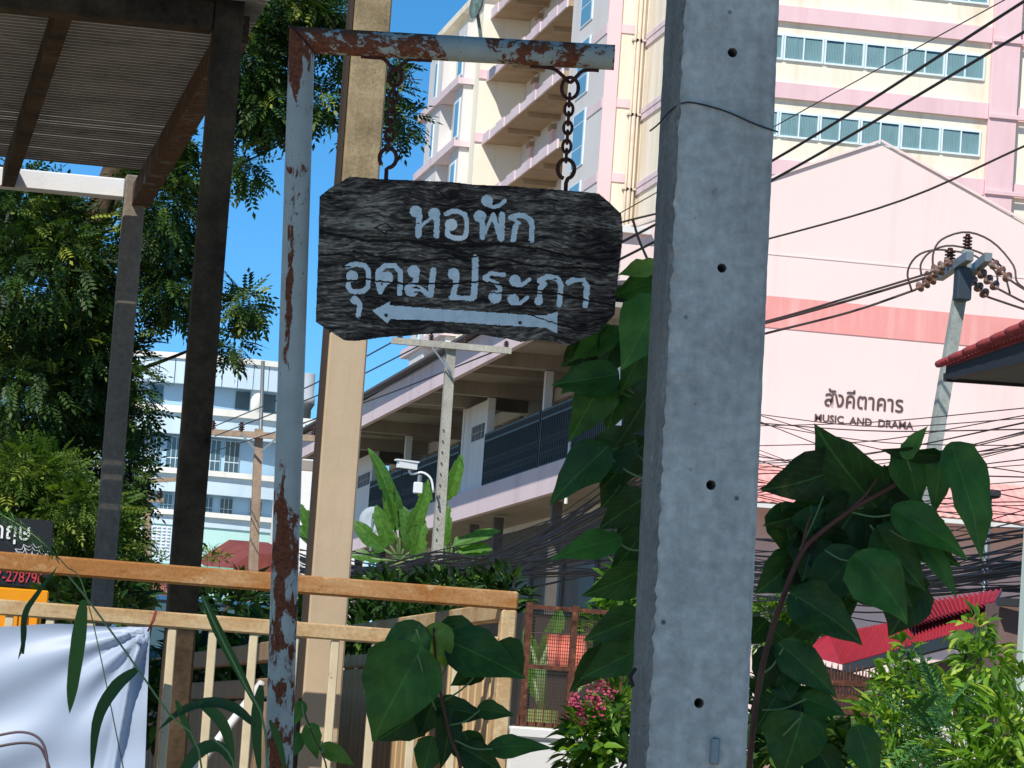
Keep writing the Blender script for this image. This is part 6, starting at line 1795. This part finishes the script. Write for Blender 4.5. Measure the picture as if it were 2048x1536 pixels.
shrub('yellow_shrub', 'small wispy yellow-green shrubs in front of the mint wall', [(318, 1112, 70, 16, 14, .3), (415, 1110, 70, 18, 18, .3), (440, 1115, 70, 14, 12, .3)], 160, .16, M_lite, .3, .8, LN, PV(400, 1600, 70), updir=1.0)

# ------------------------------------------------------------------ banana plants
def banana(label, base, leaves, D):
    t = thing('banana_plant', label, 'banana plant', (PV(base[0], base[1], D).x, PV(base[0], base[1], D).y, 0), 'banana plants')
    q = PV(base[0], base[1], D); m = MB()
    m.tube([Vector((q.x, q.y, 0)), Vector((q.x, q.y, q.z))], [.13, .08], 10); m.build('trunk', paint('banana_trunk', '#7d8a4a', .2, 4), t, True)
    rb = MB()
    for (b, tip, w, tilt, fold, ti) in leaves:
        px_leaf('leaf', b, tip, w * .72, D, M_ban, t, tilt, fold, .15, ti * .7, BANANA, 0, .06, tear=.25)
        rb.tube([q, PV(b[0], b[1], D), PV(b[0] + (tip[0] - b[0]) * .6, b[1] + (tip[1] - b[1]) * .6, D - .02)], [.03, .02, .008], 6)
    rb.build('midrib', M_pet, t, True)
banana('banana plant with tall upright leaves between the square post and the T pole', (800, 1120), [
    ((800, 1056), (736, 896), 52, (.6, .1), .5, .35), ((790, 1060), (778, 950), 44, (-.6, .2), .4, .55), ((815, 1080), (856, 958), 54, (.4, .2), .35, .72), ((780, 1090), (752, 1010), 52, (-.3, .2), .2, .6), ((770, 1100), (706, 1040), 48, (-.3, .5), .2, .5),
    ((826, 1100), (800, 1010), 60, (.1, .1), .25, .5), ((760, 1120), (700, 1110), 44, (0, .6), .2, .42), ((800, 1120), (760, 1170), 54, (0, .7), .2, .5), ((830, 1120), (850, 1040), 44, (.2, .2), .3, .78)], 52)
banana('banana plant with a folded yellow-green leaf right of the T pole', (900, 1130), [
    ((892, 1002), (922, 908), 46, (.5, .2), .3, .95), ((905, 1090), (1000, 1062), 44, (.1, .8), .25, .55), ((910, 1110), (1020, 1135), 44, (.1, .8), .25, .5), ((890, 1110), (940, 1170), 44, (.1, .6), .25, .45), ((890, 1090), (898, 1010), 40, (-.3, .1), .3, .6), ((915, 1100), (985, 1100), 40, (0, .7), .3, .7)], 52.3)
banana('banana plant half hidden behind the square post at its left', (640, 1130), [
    ((630, 1070), (596, 1006), 44, (-.2, .3), .2, .5), ((632, 1090), (592, 1052), 40, (-.2, .5), .2, .35), ((650, 1070), (668, 990), 40, (.2, .2), .2, .5)], 53)
banana('banana plant with light leaves behind the mesh fence', (1085, 1420), [
    ((1080, 1340), (1122, 1216), 60, (.3, .3), .3, .85), ((1078, 1350), (1052, 1250), 46, (-.3, .2), .3, .7), ((1078, 1400), (1062, 1330), 40, (-.4, .2), .3, .72), ((1090, 1330), (1150, 1290), 46, (.2, .5), .3, .6)], 19)
dn = thing('satellite_dish', 'small round pale dish among the banana leaves', 'satellite dish', PV(745, 1060, 54))
c = PV(745, 1040, 54); m = MB(); m.lathe(c, (-.4, -.9, .15), [(-.05, .02), (-.03, .12), (0, .2), (.005, .2), (-.025, .11), (-.04, .02)], 18); m.build('bowl', M_tank, dn, True)
m = MB(); m.tube([c, Vector((c.x + .05, c.y + .1, 0))], .02, 6); m.build('mast', M_steel, dn)

# ------------------------------------------------------------------ street tree overhead, above the picture, shading the sign and pole
sh = thing('street_tree', 'street tree whose crown reaches over the sign from above the picture', 'tree', (-4.6, 2.6, 0))
m = MB(); m.tube(catmull([(-4.6, 2.6, 0), (-4.4, 2.7, 2.5), (-3.2, 3.3, 5.2), (-1.2, 4.0, 6.2), (.4, 4.4, 6.5)], 20), [.22 - .0085 * i for i in range(20)], 10)
m.build('trunk', M_bark, sh, True)
n = 9000
d = nrng.normal(size=(n, 3)); d /= np.linalg.norm(d, axis=1, keepdims=True); r = nrng.random(n) ** (1 / 3)
pts = np.array([-.4, 3.8, 6.4]) + d * r[:, None] * np.array([2.6, 1.55, .8])
ax = d + nrng.normal(size=d.shape) * .6; ax[:, 2] *= .4
foliage_mesh('crown', pts, ax, nrng.uniform(.13, .24, n), tmpl_leaf(1, .6, .1, .2), nrng.uniform(.2, .8, n), M_shade, sh)
